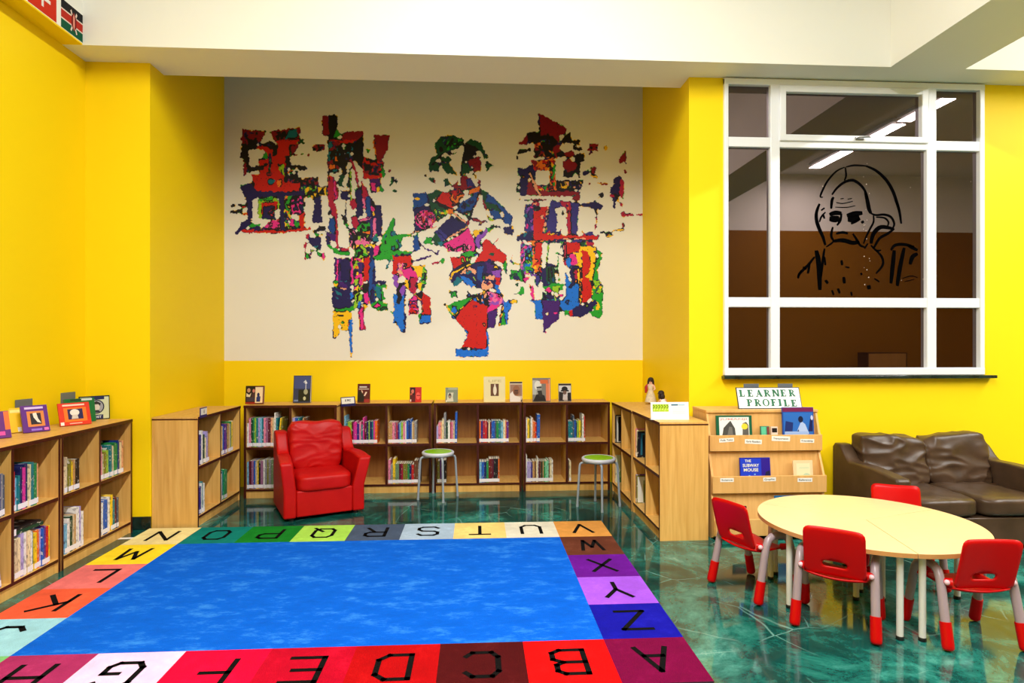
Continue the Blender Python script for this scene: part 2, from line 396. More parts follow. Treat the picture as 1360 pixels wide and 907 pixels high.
# portrait painted in brush strokes on the middle pane (zoom frame 1060,200 x4.535)
yd = WY + .012 - .0025
def dpt(x, z): return (x, yd, z)
strokes = [
 (10, [(150, 280), (135, 275), (150, 235), (180, 180), (230, 125), (280, 100)]), (9, [(290, 98), (340, 88), (410, 92)]),
 (16, [(410, 92), (470, 120), (530, 175), (570, 240), (595, 310), (612, 370), (622, 440)]), (9, [(612, 370), (600, 330), (585, 300)]),
 (14, [(205, 265), (235, 225), (280, 190), (330, 178), (375, 205), (405, 245), (415, 290)]), (20, [(405, 245), (418, 300), (428, 350), (440, 378)]),
 (12, [(440, 378), (470, 388), (520, 385), (560, 400), (580, 440), (570, 470)]), (9, [(470, 400), (520, 405), (545, 430), (540, 455)]),
 (18, [(130, 320), (112, 370), (112, 420), (128, 470), (150, 520), (165, 570)]), (9, [(160, 345), (140, 360)]), (9, [(165, 370), (140, 400), (130, 430)]), (9, [(150, 380), (160, 410)]),
 (24, [(190, 385), (225, 375), (262, 378)]), (34, [(190, 410), (225, 412), (250, 408)]), (12, [(262, 378), (255, 420), (235, 450)]),
 (26, [(295, 392), (340, 380), (388, 376)]), (32, [(300, 415), (335, 412), (370, 400)]), (14, [(320, 440), (350, 425), (375, 410)]), (14, [(382, 435), (396, 425)]),
 (5, [(255, 290), (275, 288)]), (5, [(300, 292), (325, 288)]), (5, [(230, 312), (270, 318), (330, 305)]), (5, [(225, 340), (290, 342), (345, 332)]),
 (10, [(455, 390), (455, 430), (435, 470), (410, 520), (395, 560)]), (12, [(210, 460), (200, 510), (215, 545)]), (14, [(200, 350), (205, 300), (215, 280)]),
 (14, [(230, 500), (270, 492), (300, 500)]), (22, [(215, 545), (270, 540), (330, 555), (370, 550)]), (12, [(330, 500), (350, 530), (375, 570), (400, 580)]),
 (22, [(440, 560), (455, 500), (500, 460), (570, 470)]), (14, [(455, 590), (490, 530), (540, 500), (580, 470)]), (12, [(470, 600), (505, 640), (510, 690), (470, 740)]),
 (10, [(440, 570), (470, 600), (500, 600)]), (16, [(560, 600), (585, 570), (640, 565), (700, 580)]), (22, [(580, 600), (572, 680), (560, 800)]), (22, [(640, 585), (615, 700), (598, 815)]),
 (22, [(720, 620), (690, 640), (675, 685)]), (16, [(660, 570), (720, 600)]), (26, [(110, 600), (125, 680), (132, 840)]), (12, [(160, 590), (150, 660), (140, 760)]),
 (14, [(100, 640), (60, 690), (10, 740), (0, 770)]), (12, [(70, 680), (60, 740)]), (9, [(30, 700), (50, 715)]), (9, [(0, 760), (20, 720)]),
 (10, [(160, 640), (165, 690)]), (12, [(262, 660), (266, 690)]), (8, [(285, 700), (310, 705)]), (14, [(165, 780), (180, 800)]), (16, [(275, 760), (280, 800)]), (10, [(380, 735), (384, 750)]),
 (10, [(205, 840), (215, 870)]), (12, [(240, 830), (252, 860)]), (10, [(320, 850), (325, 875)]), (20, [(425, 810), (430, 835)]), (8, [(460, 770), (490, 790)]), (5, [(630, 770), (680, 755), (720, 765)]), (5, [(640, 790), (700, 775)]),
 (9, [(285, 100), (290, 150), (280, 180)]), (9, [(170, 580), (200, 560), (215, 545)]), (8, [(420, 560), (400, 590)]),
]
b = MB()
for w, pts in strokes:
    P = [ony(1060 + x / 4.535, 200 + y / 4.535, yd) for x, y in pts]
    # rounded, tapering brush strokes
    q = [(p.x, p.z) for p in P]
    fine = []
    for i in range(len(q) - 1):
        for k in range(4):
            t = k / 4; p0 = q[max(i - 1, 0)]; p1 = q[i]; p2 = q[i + 1]; p3 = q[min(i + 2, len(q) - 1)]
            fine.append(tuple(0.5 * ((2 * p1[j]) + (-p0[j] + p2[j]) * t + (2 * p0[j] - 5 * p1[j] + 4 * p2[j] - p3[j]) * t * t + (-p0[j] + 3 * p1[j] - 3 * p2[j] + p3[j]) * t ** 3) for j in range(2)))
    fine.append(q[-1]); n = len(fine); ws = [w * 0.0064 / 4.535 * (0.45 + 0.75 * math.sin(PI * (i + .6) / (n + .2)) ** .6) for i in range(n)]
    b.ribbon(fine, ws, dpt)
tag(b.build('window_portrait', mat('black_brush_paint', (5, 5, 6), 0.9, 0.0), fixn=False),
    'black brush-stroke portrait of a bearded head painted on the middle window pane', 'window painting')

b = MB(); rs = random.Random(4)
for k in range(26):
    q = ony(1150 + rs.gauss(0, 3.5) if k < 18 else rs.uniform(1080, 1290), rs.uniform(205, 390), yd); r_ = rs.uniform(.0025, .0055)
    b.poly([(q.x + r_ * math.cos(a * PI / 3), yd + .0008, q.z + r_ * math.sin(a * PI / 3)) for a in range(6)])
tag(b.build('paint_specks', mat('pale_specks', (200, 180, 170), .8, .1), win, fixn=False), kind='stuff')

# ------------------------------------------------------------------ fluorescent lights of the room (above the picture, seen mirrored in the window)
TUBE = mat('lit_tube', (255, 255, 255), 0.5, emit=(255, 250, 240), estr=6)
def lamp(x, y, watts):
    t = thing('fluorescent_ceiling_light', (x, y, ZC), 0, 'white twin-tube fluorescent light on the ceiling, mirrored in the window', 'ceiling light', 'fluorescent ceiling lights')
    b = MB(); b.box(-.13, .13, -.63, .63, -.06, 0); b.build('housing', UPVC, t, bevel=.008)
    for s in (-.065, .065):
        b = MB(); b.tube([(s, -.6, -.085), (s, .6, -.085)], .016, 10); b.build('tube', TUBE, t)
    ld = bpy.data.lights.new('tube_light', 'AREA'); ld.shape = 'RECTANGLE'; ld.size = .24; ld.size_y = 1.22
    ld.energy = watts; ld.color = (1.0, 0.995, 0.975)
    lo = bpy.data.objects.new('tube_light', ld); C.objects.link(lo); lo.parent = t; lo.location = (0, 0, -.108)
POW = 330
for x in (.2, 7.3):
    for y in (-2.0, -.6, .75, 2.15): lamp(x, y, POW)
lamp(7.3, 3.5, POW)

# ------------------------------------------------------------------ camera, view, world
cd = bpy.data.cameras.new('camera'); cam = bpy.data.objects.new('camera', cd); C.objects.link(cam)
cam.location = (0, 0, EYE); cam.rotation_euler = (PI / 2, 0, -TH)
cd.sensor_width = 36; cd.lens = 36 * F / 1360; cd.shift_y = (HZ - 453.5) / 1360; cd.clip_start = 0.05
sc = bpy.context.scene; sc.camera = cam
vs_ = sc.view_settings; vs_.view_transform = 'Standard'; vs_.look = 'None'; vs_.gamma = 1; vs_.use_curve_mapping = False
vs_.exposure = -1.2
wd = bpy.data.worlds.new('world'); sc.world = wd; wd.use_nodes = True
wd.node_tree.nodes['Background'].inputs['Color'].default_value = (0.02, 0.02, 0.03, 1)
sc.cycles.use_denoising = True
sc.cycles.max_bounces = 10; sc.cycles.diffuse_bounces = 3
sc.cycles.sample_clamp_indirect = 6
# ------------------------------------------------------------------ bookcases
MAPLE = wood_mat('maple_laminate', (228, 180, 100), (208, 156, 78))
EDGE = mat('maroon_edging', (66, 18, 8), 0.4, 0.4)
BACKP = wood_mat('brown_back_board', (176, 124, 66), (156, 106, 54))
BCH = 0.90
def bookcase(loc, rz, W, D, label, name='bookcase', H=BCH, group=None, wood=None):
    wood = wood or MAPLE
    """front faces local -y; x from 0 (left seen from the front) to W; y from 0 (front) to D"""
    t = thing(name, loc, rz, label, 'bookcase', group); T = .023
    M = [wood, EDGE]
    for x in (0, W - T):
        b = MB(); b.box(x, x + T, 0, D, 0, H - T, 0, front=1); b.build('side_panel', M, t)
    b = MB(); b.box(-.002, W + .002, -.003, D, H - T, H - T * .55, 1); b.box(-.002, W + .002, -.003, D, H - T * .55, H, 0, front=1); b.build('top_panel', M, t)
    b = MB(); b.box(T, W - T, .001, D - .01, .07, .09, 0, front=1); b.build('bottom_panel', M, t)
    b = MB(); b.box(T, W - T, .012, .03, 0, .07, 0); b.build('plinth', MAPLE, t)
    b = MB(); b.box(W / 2 - T / 2, W / 2 + T / 2, .001, D - .01, .09, H - T, 0, front=1); b.build('divider', M, t)
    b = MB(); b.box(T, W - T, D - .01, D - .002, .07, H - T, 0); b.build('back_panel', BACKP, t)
    mid = .09 + (H - T - .09) / 2
    for x0, x1 in ((T, W / 2 - T / 2), (W / 2 + T / 2, W - T)):
        b = MB(); b.box(x0, x1, .001, D - .01, mid - T / 2, mid + T / 2, 0, front=1); b.build('shelf', M, t)
    t['W'] = W
    return t
UN = {}
# left wall: fronts face +x, so turned by +90 degrees; local x runs towards +y
UN['L1'] = (bookcase((-2.73, 4.18, 0), PI / 2, .83, .395, 'light wood bookcase on the left wall, ending at the yellow pier'), PI / 2, (-2.73, 4.18), .83)
UN['L2'] = (bookcase((-2.73, 3.345, 0), PI / 2, .83, .395, 'light wood bookcase on the left wall, cut by the photo edge'), PI / 2, (-2.73, 3.345), .83)
UN['AL'] = (bookcase((-2.265, 5.10, 0), PI / 2, .90, .36, "light wood bookcase along the alcove's left wall, plain end panel facing us"), PI / 2, (-2.265, 5.10), .90)
UN['A'] = (bookcase((-2.245, 6.03, 0), 0, .885, .36, 'back-row bookcase in the left corner, partly hidden by the red armchair'), 0, (-2.245, 6.03), .885)
UN['B'] = (bookcase((-1.345, 6.165, 0), 0, .89, .36, 'back-row bookcase with a blue-framed sign on its left top corner'), 0, (-1.345, 6.165), .89)
UN['C'] = (bookcase((-.43, 6.165, 0), 0, .885, .36, 'back-row bookcase behind the stool nearer the red armchair'), 0, (-.43, 6.165), .885)
UN['D'] = (bookcase((.475, 6.165, 0), 0, .885, .36, 'rightmost back-row bookcase, the right stool before it'), 0, (.475, 6.165), .885)
# right side: fronts face -x, turned by -90 degrees; local x runs towards -y
UN['RF'] = (bookcase((1.38, 6.16, 0), -PI / 2, .79, .375, "farther bookcase along the alcove's right wall, two small dolls on top"), -PI / 2, (1.38, 6.16), .79)
UN['RN'] = (bookcase((1.388, 5.366, 0), -PI / 2, .812, .375, 'nearer right-hand bookcase, large plain end panel, white card on top'), -PI / 2, (1.388, 5.366), .812)
bookcase((8.6, YR + .37, 0), 0, .9, .36, 'dark bookcase seen mirrored low in the window glass', H=1.3, wood=wood_mat('dark_wood', (70, 40, 24), (54, 30, 18)))

def toworld(u, x, y, z):
    _, rz, o, W = UN[u]; c, s = math.cos(rz), math.sin(rz)
    return Vector((o[0] + x * c - y * s, o[1] + x * s + y * c, z)), rz

# ------------------------------------------------------------------ books
COL = {
 'white': (232, 228, 222), 'cream': (232, 214, 170), 'beige': (206, 186, 150), 'tan': (190, 145, 90), 'brown': (110, 66, 40), 'peach': (235, 165, 120),
 'orange': (228, 105, 30), 'red': (196, 30, 28), 'crimson': (165, 18, 50), 'dark red': (105, 18, 22), 'maroon': (92, 14, 40), 'pink': (226, 130, 160),
 'magenta': (215, 50, 150), 'mauve': (150, 95, 130), 'purple': (98, 40, 130), 'indigo': (52, 40, 130), 'lavender': (170, 155, 210), 'navy': (24, 32, 92),
 'dark blue': (22, 50, 120), 'blue': (24, 88, 185), 'light blue': (120, 180, 210), 'teal': (16, 120, 130), 'dark green': (14, 62, 40), 'green': (30, 135, 70),
 'lime': (150, 190, 60), 'mint': (130, 205, 165), 'sage': (120, 150, 110), 'olive': (130, 125, 40), 'yellow': (240, 200, 30), 'grey': (140, 140, 145),
 'slate': (70, 85, 105), 'black': (22, 20, 24)}
PAGES = mat('paper_pages', (236, 228, 206), 0.8)
LABELW = mat('spine_sticker', (236, 232, 238), 0.5)
ORD = 'first second third fourth fifth sixth seventh eighth ninth tenth eleventh twelfth thirteenth fourteenth fifteenth sixteenth seventeenth eighteenth nineteenth twentieth'.split()
BK = {}
def book_meshes(th, h, d, col):
    key = (round(th, 3), round(h, 2), round(d, 2), col)
    if key in BK: return BK[key]
    c = .0022 if th > .012 else .0015
    b = MB()
    b.box(0, th, 0, c, 0, h); b.box(0, c, c, d, 0, h); b.box(th - c, th, c, d, 0, h)
    mA = b.build('book', spine_mat(col, COL[col]))
    p = MB(); p.box(c, th - c, c, d - .004, .003, h - .003); mP = p.build('pages', PAGES)
    l = MB(); l.box(-.0005, th + .0005, -.0008, .0002, .008, .040); mL = l.build('spine_label', LABELW)
    out = (mA.data, mP.data, mL.data)
    for o in (mA, mP, mL): bpy.data.objects.remove(o)
    BK[key] = out
    return out
nbook = 0
def put_book(u, x, y, z, th, h, d, col, lean, label, group):
    global nbook
    mA, mP, mL = book_meshes(th, h, d, col)
    loc, rz = toworld(u, x, y, z)
    o = bpy.data.objects.new('book', mA); C.objects.link(o)
    o.rotation_euler = Matrix.Rotation(rz, 3, 'Z').to_4x4().to_3x3().to_euler() if not lean else (Matrix.Rotation(rz, 3, 'Z') @ Matrix.Rotation(lean, 3, 'Y')).to_euler()
    o.location = loc
    tag(o, label, 'book', group)
    for nm, me in (('pages', mP), ('spine_label', mL)):
        q = bpy.data.objects.new(nm, me); C.objects.link(q); q.parent = o
    nbook += 1
    return o
UNAME = {'L1': 'left-wall bookcase beside yellow pier', 'L2': 'left-wall bookcase nearest photo edge', 'AL': "bookcase lining alcove's left wall", 'A': 'back bookcase behind red armchair',
         'B': 'back bookcase with blue-framed sign', 'C': 'back bookcase behind left stool', 'D': 'back bookcase behind right stool', 'RF': "far bookcase on alcove's right", 'RN': "near bookcase on alcove's right"}
CELL = {(0, 1): 'upper left cell', (1, 1): 'upper right cell', (0, 0): 'lower left cell', (1, 0): 'lower right cell'}
def shelf_books(u, col, row, spec, x0=.004, d=.17, y=.012, hs=.215, ts=.022):
    """spec: words 'colour[:height factor[:thickness factor[:lean deg]]]' from the left"""
    W = UN[u][3]; T = .023
    left = T if col == 0 else W / 2 + T / 2; right = W / 2 - T / 2 if col == 0 else W - T
    mid = .09 + (BCH - T - .09) / 2
    z = (mid + T / 2 if row else .09) + .0006
    x = left + x0
    items = [s.strip().split(':') for s in spec.split(',')]
    seen = {}
    # look-alike books get their place in the row
    for i, it in enumerate(items):
        cname = it[0]; hf = float(it[1]) if len(it) > 1 and it[1] else 1.0
        tf = float(it[2]) if len(it) > 2 and it[2] else 1.0
        ln = float(it[3]) if len(it) > 3 else 0.0
        h = round(hs * hf * (1 if len(it) > 1 else rnd.choice((.94, 1.0, 1.0))), 2)
        th = round(ts * tf * rnd.choice((.75, 1.0, 1.2)), 3)
        lean = math.radians(ln); zz = z
        if lean > 0:  x += 0.0; zz = z + th * math.sin(lean)
        if lean < 0: x += h * math.sin(-lean)
        if x + th > right - .004: break
        place = 'only book' if len(items) == 1 else ORD[i] + ' from left'
        put_book(u, x, y + rnd.choice((0, 0, .004, .008)), zz, th, h, d, cname, lean,
                 f'{cname} book, {place}, {CELL[(col, row)]}, {UNAME[u]}', f'books on the {CELL[(col, row)]} of the {UNAME[u]}')
        x += th / math.cos(lean) + .0012 + (h * math.sin(lean) if lean > 0 and i == len(items) - 1 else 0)
    return x
# left wall, unit by the pier
shelf_books('L1', 0, 1, 'orange:1.05,cream:.85,beige:1.1,olive:1.02,yellow,tan:1,black:1:1.6', d=.21)
shelf_books('L1', 0, 0, 'indigo:.9,light blue:.95,white:1.05,dark green:1.1,beige:1.12,tan:1.1,white:1.28:1.2,lavender:1.3,white:1.1', d=.22)
shelf_books('L1', 1, 1, 'pink:1.15,beige:.9,olive:.95,lime:1,teal:1.1,teal:1.12,cream:1.05,green:1.15,green:1.1,dark blue:1.2,cream:1.1,peach:1.15', d=.2)
shelf_books('L1', 1, 0, 'black:1.05,white:1.1,blue:1.15:1.3,blue:1.15,white:1.15,white:1.2,yellow:1.25,teal:1.05,dark red:1.1,slate:1.05', d=.21)
shelf_books('L2', 1, 1, 'red:1.1,light blue:.95,teal:1,navy:1.2,magenta:1.15:1.5,navy:1.25:1.2,cream:1.2,teal:1.25,green:1.2,peach:1.15', d=.22)
shelf_books('L2', 1, 0, 'grey:1.1,beige:1.12:1.4,cream:1.12:1.5,lavender:1.2,white:1.2,magenta:1.12:.7,cream:1.2,white:1.15,teal:1.1,yellow:1.08,orange:1.1,lavender:1.12,blue:1.12,purple:1.14,red:1.1,yellow:1.12', d=.21, ts=.02)
shelf_books('L2', 0, 1, 'navy,teal,yellow,red,white,green,blue:1.1,tan:1.1,navy,blue:1.15:1.6,dark blue:1.15,grey:1.15:1.3,slate:1.1', d=.22, x0=.045)
shelf_books('L2', 0, 0, 'cream,blue,teal,white,red,olive,white:1.2,tan:1.2,light blue:1.2,white:1.3:1.2,lavender:1.28:1.3:-7', d=.22, x0=.045)
for k, (cn, th, h) in enumerate((('dark green', .022, .27), ('black', .014, .25))):
    zt = .09 + .215 * 1.2 + .004 + k * .023
    put_book('L2', .83 / 2 + .014, .02, zt + th, th, h, .20, cn, PI / 2, f'{cn} book lying flat on top of the lower row, {UNAME["L2"]}', 'books lying flat')
# left wall of the alcove
shelf_books('AL', 0, 1, 'yellow:1.1,cream:1.1,indigo:1.15,white:1.3,tan:1,dark green:1.1,cream:1,lavender:1.2,tan:1.1', d=.2, ts=.024)
shelf_books('AL', 0, 0, 'indigo:1.05:1.4,indigo:1.05,white:1.15,teal:1.2,white:1.1', d=.2)
shelf_books('AL', 1, 1, 'cream:1.2,yellow:1.2,lavender:1.22,blue:1.22,indigo:1.25,purple:1.25,dark green:1.25,tan:1.25,beige:1.22,green:1.28,yellow:1.25,cream:1.3', d=.2, ts=.024)
shelf_books('AL', 1, 0, 'cream:1.1,white:1.1,teal:1.2,green:1.25,green:1.2', d=.2, ts=.026)
# back row
shelf_books('A', 0, 1, 'white:1.08:.8,pink:1.3,dark green:1.3,green:1.3:.8,lime:1.3:.7,teal:1.3,lavender:1.3,light blue:1.3:.7,teal:1.3:.8,pink:1.3,mauve:1.3,maroon:1.3,peach:1.3:1.3,beige:1.3,white:1.55:.7,teal:1.3:.7,yellow:1.32:.8:5,olive:1.3:.7:5', ts=.0195)
shelf_books('A', 0, 0, 'light blue:1.2:.8,maroon:1.25,mauve:1.25,blue:1.25,beige:1.25:.8,yellow:1.27:.7,black:1.27,mauve:1.27,white:1.28:.7,grey:1.28,olive:1.28,grey:1.28,sage:1.28,teal:1.2:.7', ts=.0195)
shelf_books('A', 1, 1, 'lavender:1.3,blue:1.3:.8,teal:1.3:.8,tan:1.3:.7:6,brown:1.28:.7:6', ts=.024)
shelf_books('B', 0, 1, 'light blue:1.3,teal:1.05:.7,lime:1.02:.8,lime:1.02,maroon:1.02,magenta:1.0:.7,magenta:1.04:1.3,indigo:.95,pink:1.02,teal:.9,magenta:1.2:.7,maroon:1.0,navy:1.03,lime:1.02:.7,navy:1.02,teal:1.03,magenta:1.05:.7,orange:1.05', ts=.0185)
shelf_books('B', 1, 1, 'tan:1,tan:1,pink:.98,mauve:1,crimson:1,indigo:.95:.8,light blue:.98:.8,lime:1,pink:1,white:1.02:.7,blue:1.08,dark blue:1.08,blue:1.1:.9,cream:1:.7,tan:1,grey:1.02:.9', ts=.0192)
shelf_books('B', 1, 0, 'pink:1.12,grey:.9,yellow:1.15:1.1,sage:.92,sage:.92,maroon:.92,crimson:.95:.7,olive:.92,olive:.93,green:.93:.8,navy:.95,red:.9,brown:1.08:1.1,brown:1.05,grey:.9', ts=.0192)
shelf_books('C', 0, 1, 'lavender:.8:.8,pink:.98,peach:1,cream:1.1:.9,grey:1.38:.9,dark green:1.0,white:1.02,crimson:1.0:.8,pink:1.0,beige:1:.8,blue:1.42:1.2:1', ts=.0175)
shelf_books('C', 0, 0, 'olive:1.02:1.5,purple:1.1:1.3,black:1.05:1.2', x0=.012)
shelf_books('C', 1, 1, 'orange:1.02,indigo:1.02,crimson:1.02,red:1.02,maroon:1,cream:1.02,maroon:1,blue:1.02,blue:1.02,slate:1.02,green:1.02,teal:1.02,light blue:1.0,cream:1.02,orange:1.02:.6,purple:1', ts=.0185)
shelf_books('C', 1, 0, 'light blue:1.0:.8,blue:1,navy:1:.8,green:1.02:.8,dark red:1.1:1.2,maroon:1.1,black:1.12,black:1.12,orange:1.12:.7', ts=.022)
shelf_books('D', 0, 1, 'white:1.1:.8,yellow:1.1:1.3,olive:1.05:1,white:1.15:.9,peach:1.1:.7,orange:1:.8,red:.95,blue:1.28:1.4:1', ts=.0185)
shelf_books('D', 0, 0, 'white:1.25:.7,lavender:1,lavender:.98,indigo:.95:.7,tan:1,brown:1,cream:1,white:1.1:.7,maroon:1,brown:1,dark green:1,tan:1:.8,green:1:.7,mint:1,mint:1.02,brown:1:.8,cream:1.02,white:1.02:.8', ts=.0172)
shelf_books('D', 1, 1, 'teal:.98:1.1,teal:1,slate:1.25:.7,blue:1.02,navy:.95:.7,lime:1,yellow:1.02:.9,olive:1.0:.7,white:1.3:.8,red:1.2:.8', ts=.019)
shelf_books('D', 1, 0, 'cream:1.0:.8', x0=.014)
# right side of the alcove: covers of the last books show
shelf_books('RF', 0, 1, 'mauve:1.25:.6,black:1.3:.9', d=.30, y=.02, x0=.006)
shelf_books('RF', 0, 0, 'lavender:1.25:.6,cream:1.28:.8', d=.30, y=.02, x0=.006)
shelf_books('RN', 0, 1, 'pink:1.15:.6,cream:1.12:.6:4,black:1.05:.8:5', d=.28, y=.02, x0=.004)
shelf_books('RN', 0, 0, 'purple:1.15:.8,olive:1.12:.7', d=.30, y=.02, x0=.006)
# ------------------------------------------------------------------ alphabet rug
RX0, RX1, RY0, RY1, RT = -2.625, 1.045, 2.63, 5.066, .012
TW, TD = (RX1 - RX0) / 9, (RY1 - RY0) / 6
tile = {'A': (110, 0, 55), 'B': (222, 6, 8), 'C': (72, 8, 12), 'D': (170, 2, 8), 'E': (178, 0, 34), 'F': (238, 0, 52), 'G': (238, 196, 236), 'H': (160, 42, 95), 'I': (120, 190, 120),
        'J': (150, 202, 220), 'K': (236, 92, 58), 'L': (228, 112, 108), 'M': (252, 216, 40), 'N': (240, 218, 150), 'O': (8, 122, 112), 'P': (16, 120, 34), 'Q': (165, 216, 84),
        'R': (70, 84, 108), 'S': (164, 186, 210), 'T': (244, 206, 124), 'U': (224, 218, 200), 'V': (218, 150, 72), 'W': (96, 48, 32), 'X': (98, 16, 140), 'Y': (158, 84, 222), 'Z': (16, 14, 150)}
glyph = {  # strokes on a 1 x 1.25 letter box
 'A': [[(0, 0), (.5, 1.25), (1, 0)], [(.2, .45), (.8, .45)]],
 'B': [[(0, 0), (0, 1.25), (.7, 1.25), (.92, 1.1), (.92, .8), (.7, .66), (0, .66)], [(.7, .66), (1, .5), (1, .15), (.75, 0), (0, 0)]],
 'C': [[(1, 1.05), (.8, 1.25), (.2, 1.25), (0, 1), (0, .25), (.2, 0), (.8, 0), (1, .2)]],
 'D': [[(0, 0), (0, 1.25), (.7, 1.25), (1, 1), (1, .25), (.7, 0), (0, 0)]],
 'E': [[(1, 1.25), (0, 1.25), (0, 0), (1, 0)], [(0, .65), (.8, .65)]],
 'F': [[(1, 1.25), (0, 1.25), (0, 0)], [(0, .65), (.8, .65)]],
 'G': [[(1, 1), (.8, 1.25), (.2, 1.25), (0, 1), (0, .25), (.2, 0), (.8, 0), (1, .2), (1, .55), (.55, .55)]],
 'H': [[(0, 0), (0, 1.25)], [(1, 0), (1, 1.25)], [(0, .62), (1, .62)]],
 'I': [[(.5, 0), (.5, 1.25)]],
 'J': [[(1, 1.25), (1, .3), (.75, 0), (.25, 0), (0, .25)]],
 'K': [[(0, 0), (0, 1.25)], [(1, 1.25), (0, .55)], [(.3, .78), (1, 0)]],
 'L': [[(0, 1.25), (0, 0), (1, 0)]],
 'M': [[(0, 0), (.12, 1.25), (.5, .35), (.88, 1.25), (1, 0)]],
 'N': [[(0, 0), (0, 1.25), (1, 0), (1, 1.25)]],
 'O': [[(.2, 0), (0, .25), (0, 1), (.2, 1.25), (.8, 1.25), (1, 1), (1, .25), (.8, 0), (.2, 0)]],
 'P': [[(0, 0), (0, 1.25), (.8, 1.25), (1, 1.1), (1, .75), (.8, .6), (0, .6)]],
 'Q': [[(.2, 0), (0, .25), (0, 1), (.2, 1.25), (.8, 1.25), (1, 1), (1, .25), (.8, 0), (.2, 0)], [(.6, .4), (1.1, -.1)]],
 'R': [[(0, 0), (0, 1.25), (.8, 1.25), (1, 1.1), (1, .8), (.8, .65), (0, .65)], [(.55, .65), (1, 0)]],
 'S': [[(1, 1.05), (.8, 1.25), (.2, 1.25), (0, 1.08), (0, .8), (.2, .65), (.8, .6), (1, .42), (1, .15), (.8, 0), (.2, 0), (0, .18)]],
 'T': [[(0, 1.25), (1, 1.25)], [(.5, 1.25), (.5, 0)]],
 'U': [[(0, 1.25), (0, .25), (.25, 0), (.75, 0), (1, .25), (1, 1.25)]],
 'V': [[(0, 1.25), (.5, 0), (1, 1.25)]],
 'W': [[(0, 1.25), (.2, 0), (.5, .9), (.8, 0), (1, 1.25)]],
 'X': [[(0, 0), (1, 1.25)], [(0, 1.25), (1, 0)]],
 'Y': [[(0, 1.25), (.5, .6), (1, 1.25)], [(.5, .6), (.5, 0)]],
 'Z': [[(0, 1.25), (1, 1.25), (0, 0), (1, 0)]]}
order = {}
for i, ch in enumerate('ABCDEFGHI'): order[ch] = (8 - i, 0)
for i, ch in enumerate('JKLMN'): order[ch] = (0, i + 1)
for i, ch in enumerate('OPQRSTUV'): order[ch] = (i + 1, 5)
for i, ch in enumerate('WXYZ'): order[ch] = (8, 4 - i)
rm = [streak_mat('rug_blue', (2, 92, 208), (70, 158, 240), 3.6, 1.0, 2.2), mat('rug_letter_black', (10, 9, 10), .95, .1), mat('rug_edge', (60, 50, 60), .95, .1)]
b = MB(); cx, cy = (RX0 + RX1) / 2, (RY0 + RY1) / 2
b.quad((RX0 + TW - cx, RY0 + TD - cy, RT), (RX1 - TW - cx, RY0 + TD - cy, RT), (RX1 - TW - cx, RY1 - TD - cy, RT), (RX0 + TW - cx, RY1 - TD - cy, RT), 0)
for ch, (i, j) in order.items():
    c = tile[ch]; light = tuple(min(255, int(v * 1.12 + 16)) for v in c)
    rm.append(streak_mat('rug_tile_' + ch.lower(), c, light, 4.5, 1, 1)); mi = len(rm) - 1
    x0, y0 = RX0 + i * TW - cx, RY0 + j * TD - cy
    b.quad((x0, y0, RT), (x0 + TW, y0, RT), (x0 + TW, y0 + TD, RT), (x0, y0 + TD, RT), mi)
    s = .150; ox, oy = x0 + TW / 2, y0 + TD / 2
    for st in glyph[ch]:                     # letters read from the far side of the rug
        pts = [(ox - (u - .5) * s, oy - (v - .62) * s * 1.12) for u, v in st]
        e = .012                              # square stroke ends
        def ext(a, p): d = math.hypot(a[0] - p[0], a[1] - p[1]); return (a[0] + (a[0] - p[0]) / d * e, a[1] + (a[1] - p[1]) / d * e)
        pts[0], pts[-1] = ext(pts[0], pts[1]), ext(pts[-1], pts[-2])
        for k in range(len(pts) - 1):
            a_, c_ = pts[k], pts[k + 1]
            if 0 < k: a_ = ext(a_, c_)
            if k < len(pts) - 2: c_ = ext(c_, pts[k])
            b.ribbon([a_, c_], .027, lambda u, v: (u, v, RT + .0012), 1)
hx, hy = (RX1 - RX0) / 2, (RY1 - RY0) / 2
for p, q in (((-hx, -hy), (hx, -hy)), ((hx, -hy), (hx, hy)), ((hx, hy), (-hx, hy)), ((-hx, hy), (-hx, -hy))):
    b.quad((p[0], p[1], 0.0005), (q[0], q[1], 0.0005), (q[0], q[1], RT), (p[0], p[1], RT), 2)
b.quad((-hx, -hy, .0005), (-hx, hy, .0005), (hx, hy, .0005), (hx, -hy, .0005), 2)
tag(b.build('rug', rm, loc=(cx, cy, 0)), 'large blue rug with a border of coloured alphabet letter squares', 'rug')

p = onz(167, 715, 0)
b = MB(); b.box(-.055, .055, -.02, .02, .0005, .0012)
tag(b.build('paper_strip', mat('white_paper', (236, 234, 228), .7), loc=(p.x, p.y, 0), rot=(0, 0, .05)), 'small white paper strip on the floor beside the cream rug square', 'paper')

# ------------------------------------------------------------------ leather seats
def arm_mb(W, prof, flare, side):
    """side panel with a shaped top; prof outline (y,z), front at negative y; flares outward near the front top"""
    b = MB(); n = len(prof)
    xs = (0, W)
    b.prism(prof, lambda u, v, d: (d, u, v), xs[0], xs[1], 0)
    return b
def leather(name, col, rough, var=.12):
    return mat(name, col, rough, .28, var=var, vscale=7, bump=.16, bscale=170)
def smooth_prof(pts, n=4):
    out = []
    for i in range(len(pts)):
        p0, p1, p2, p3 = pts[i - 1], pts[i], pts[(i + 1) % len(pts)], pts[(i + 2) % len(pts)]
        for k in range(n):
            t = k / n
            out.append(tuple(.5 * (2 * p1[j] + (p2[j] - p0[j]) * t + (2 * p0[j] - 5 * p1[j] + 4 * p2[j] - p3[j]) * t * t + (3 * p1[j] - p0[j] - 3 * p2[j] + p3[j]) * t ** 3) for j in range(2)))
    return out

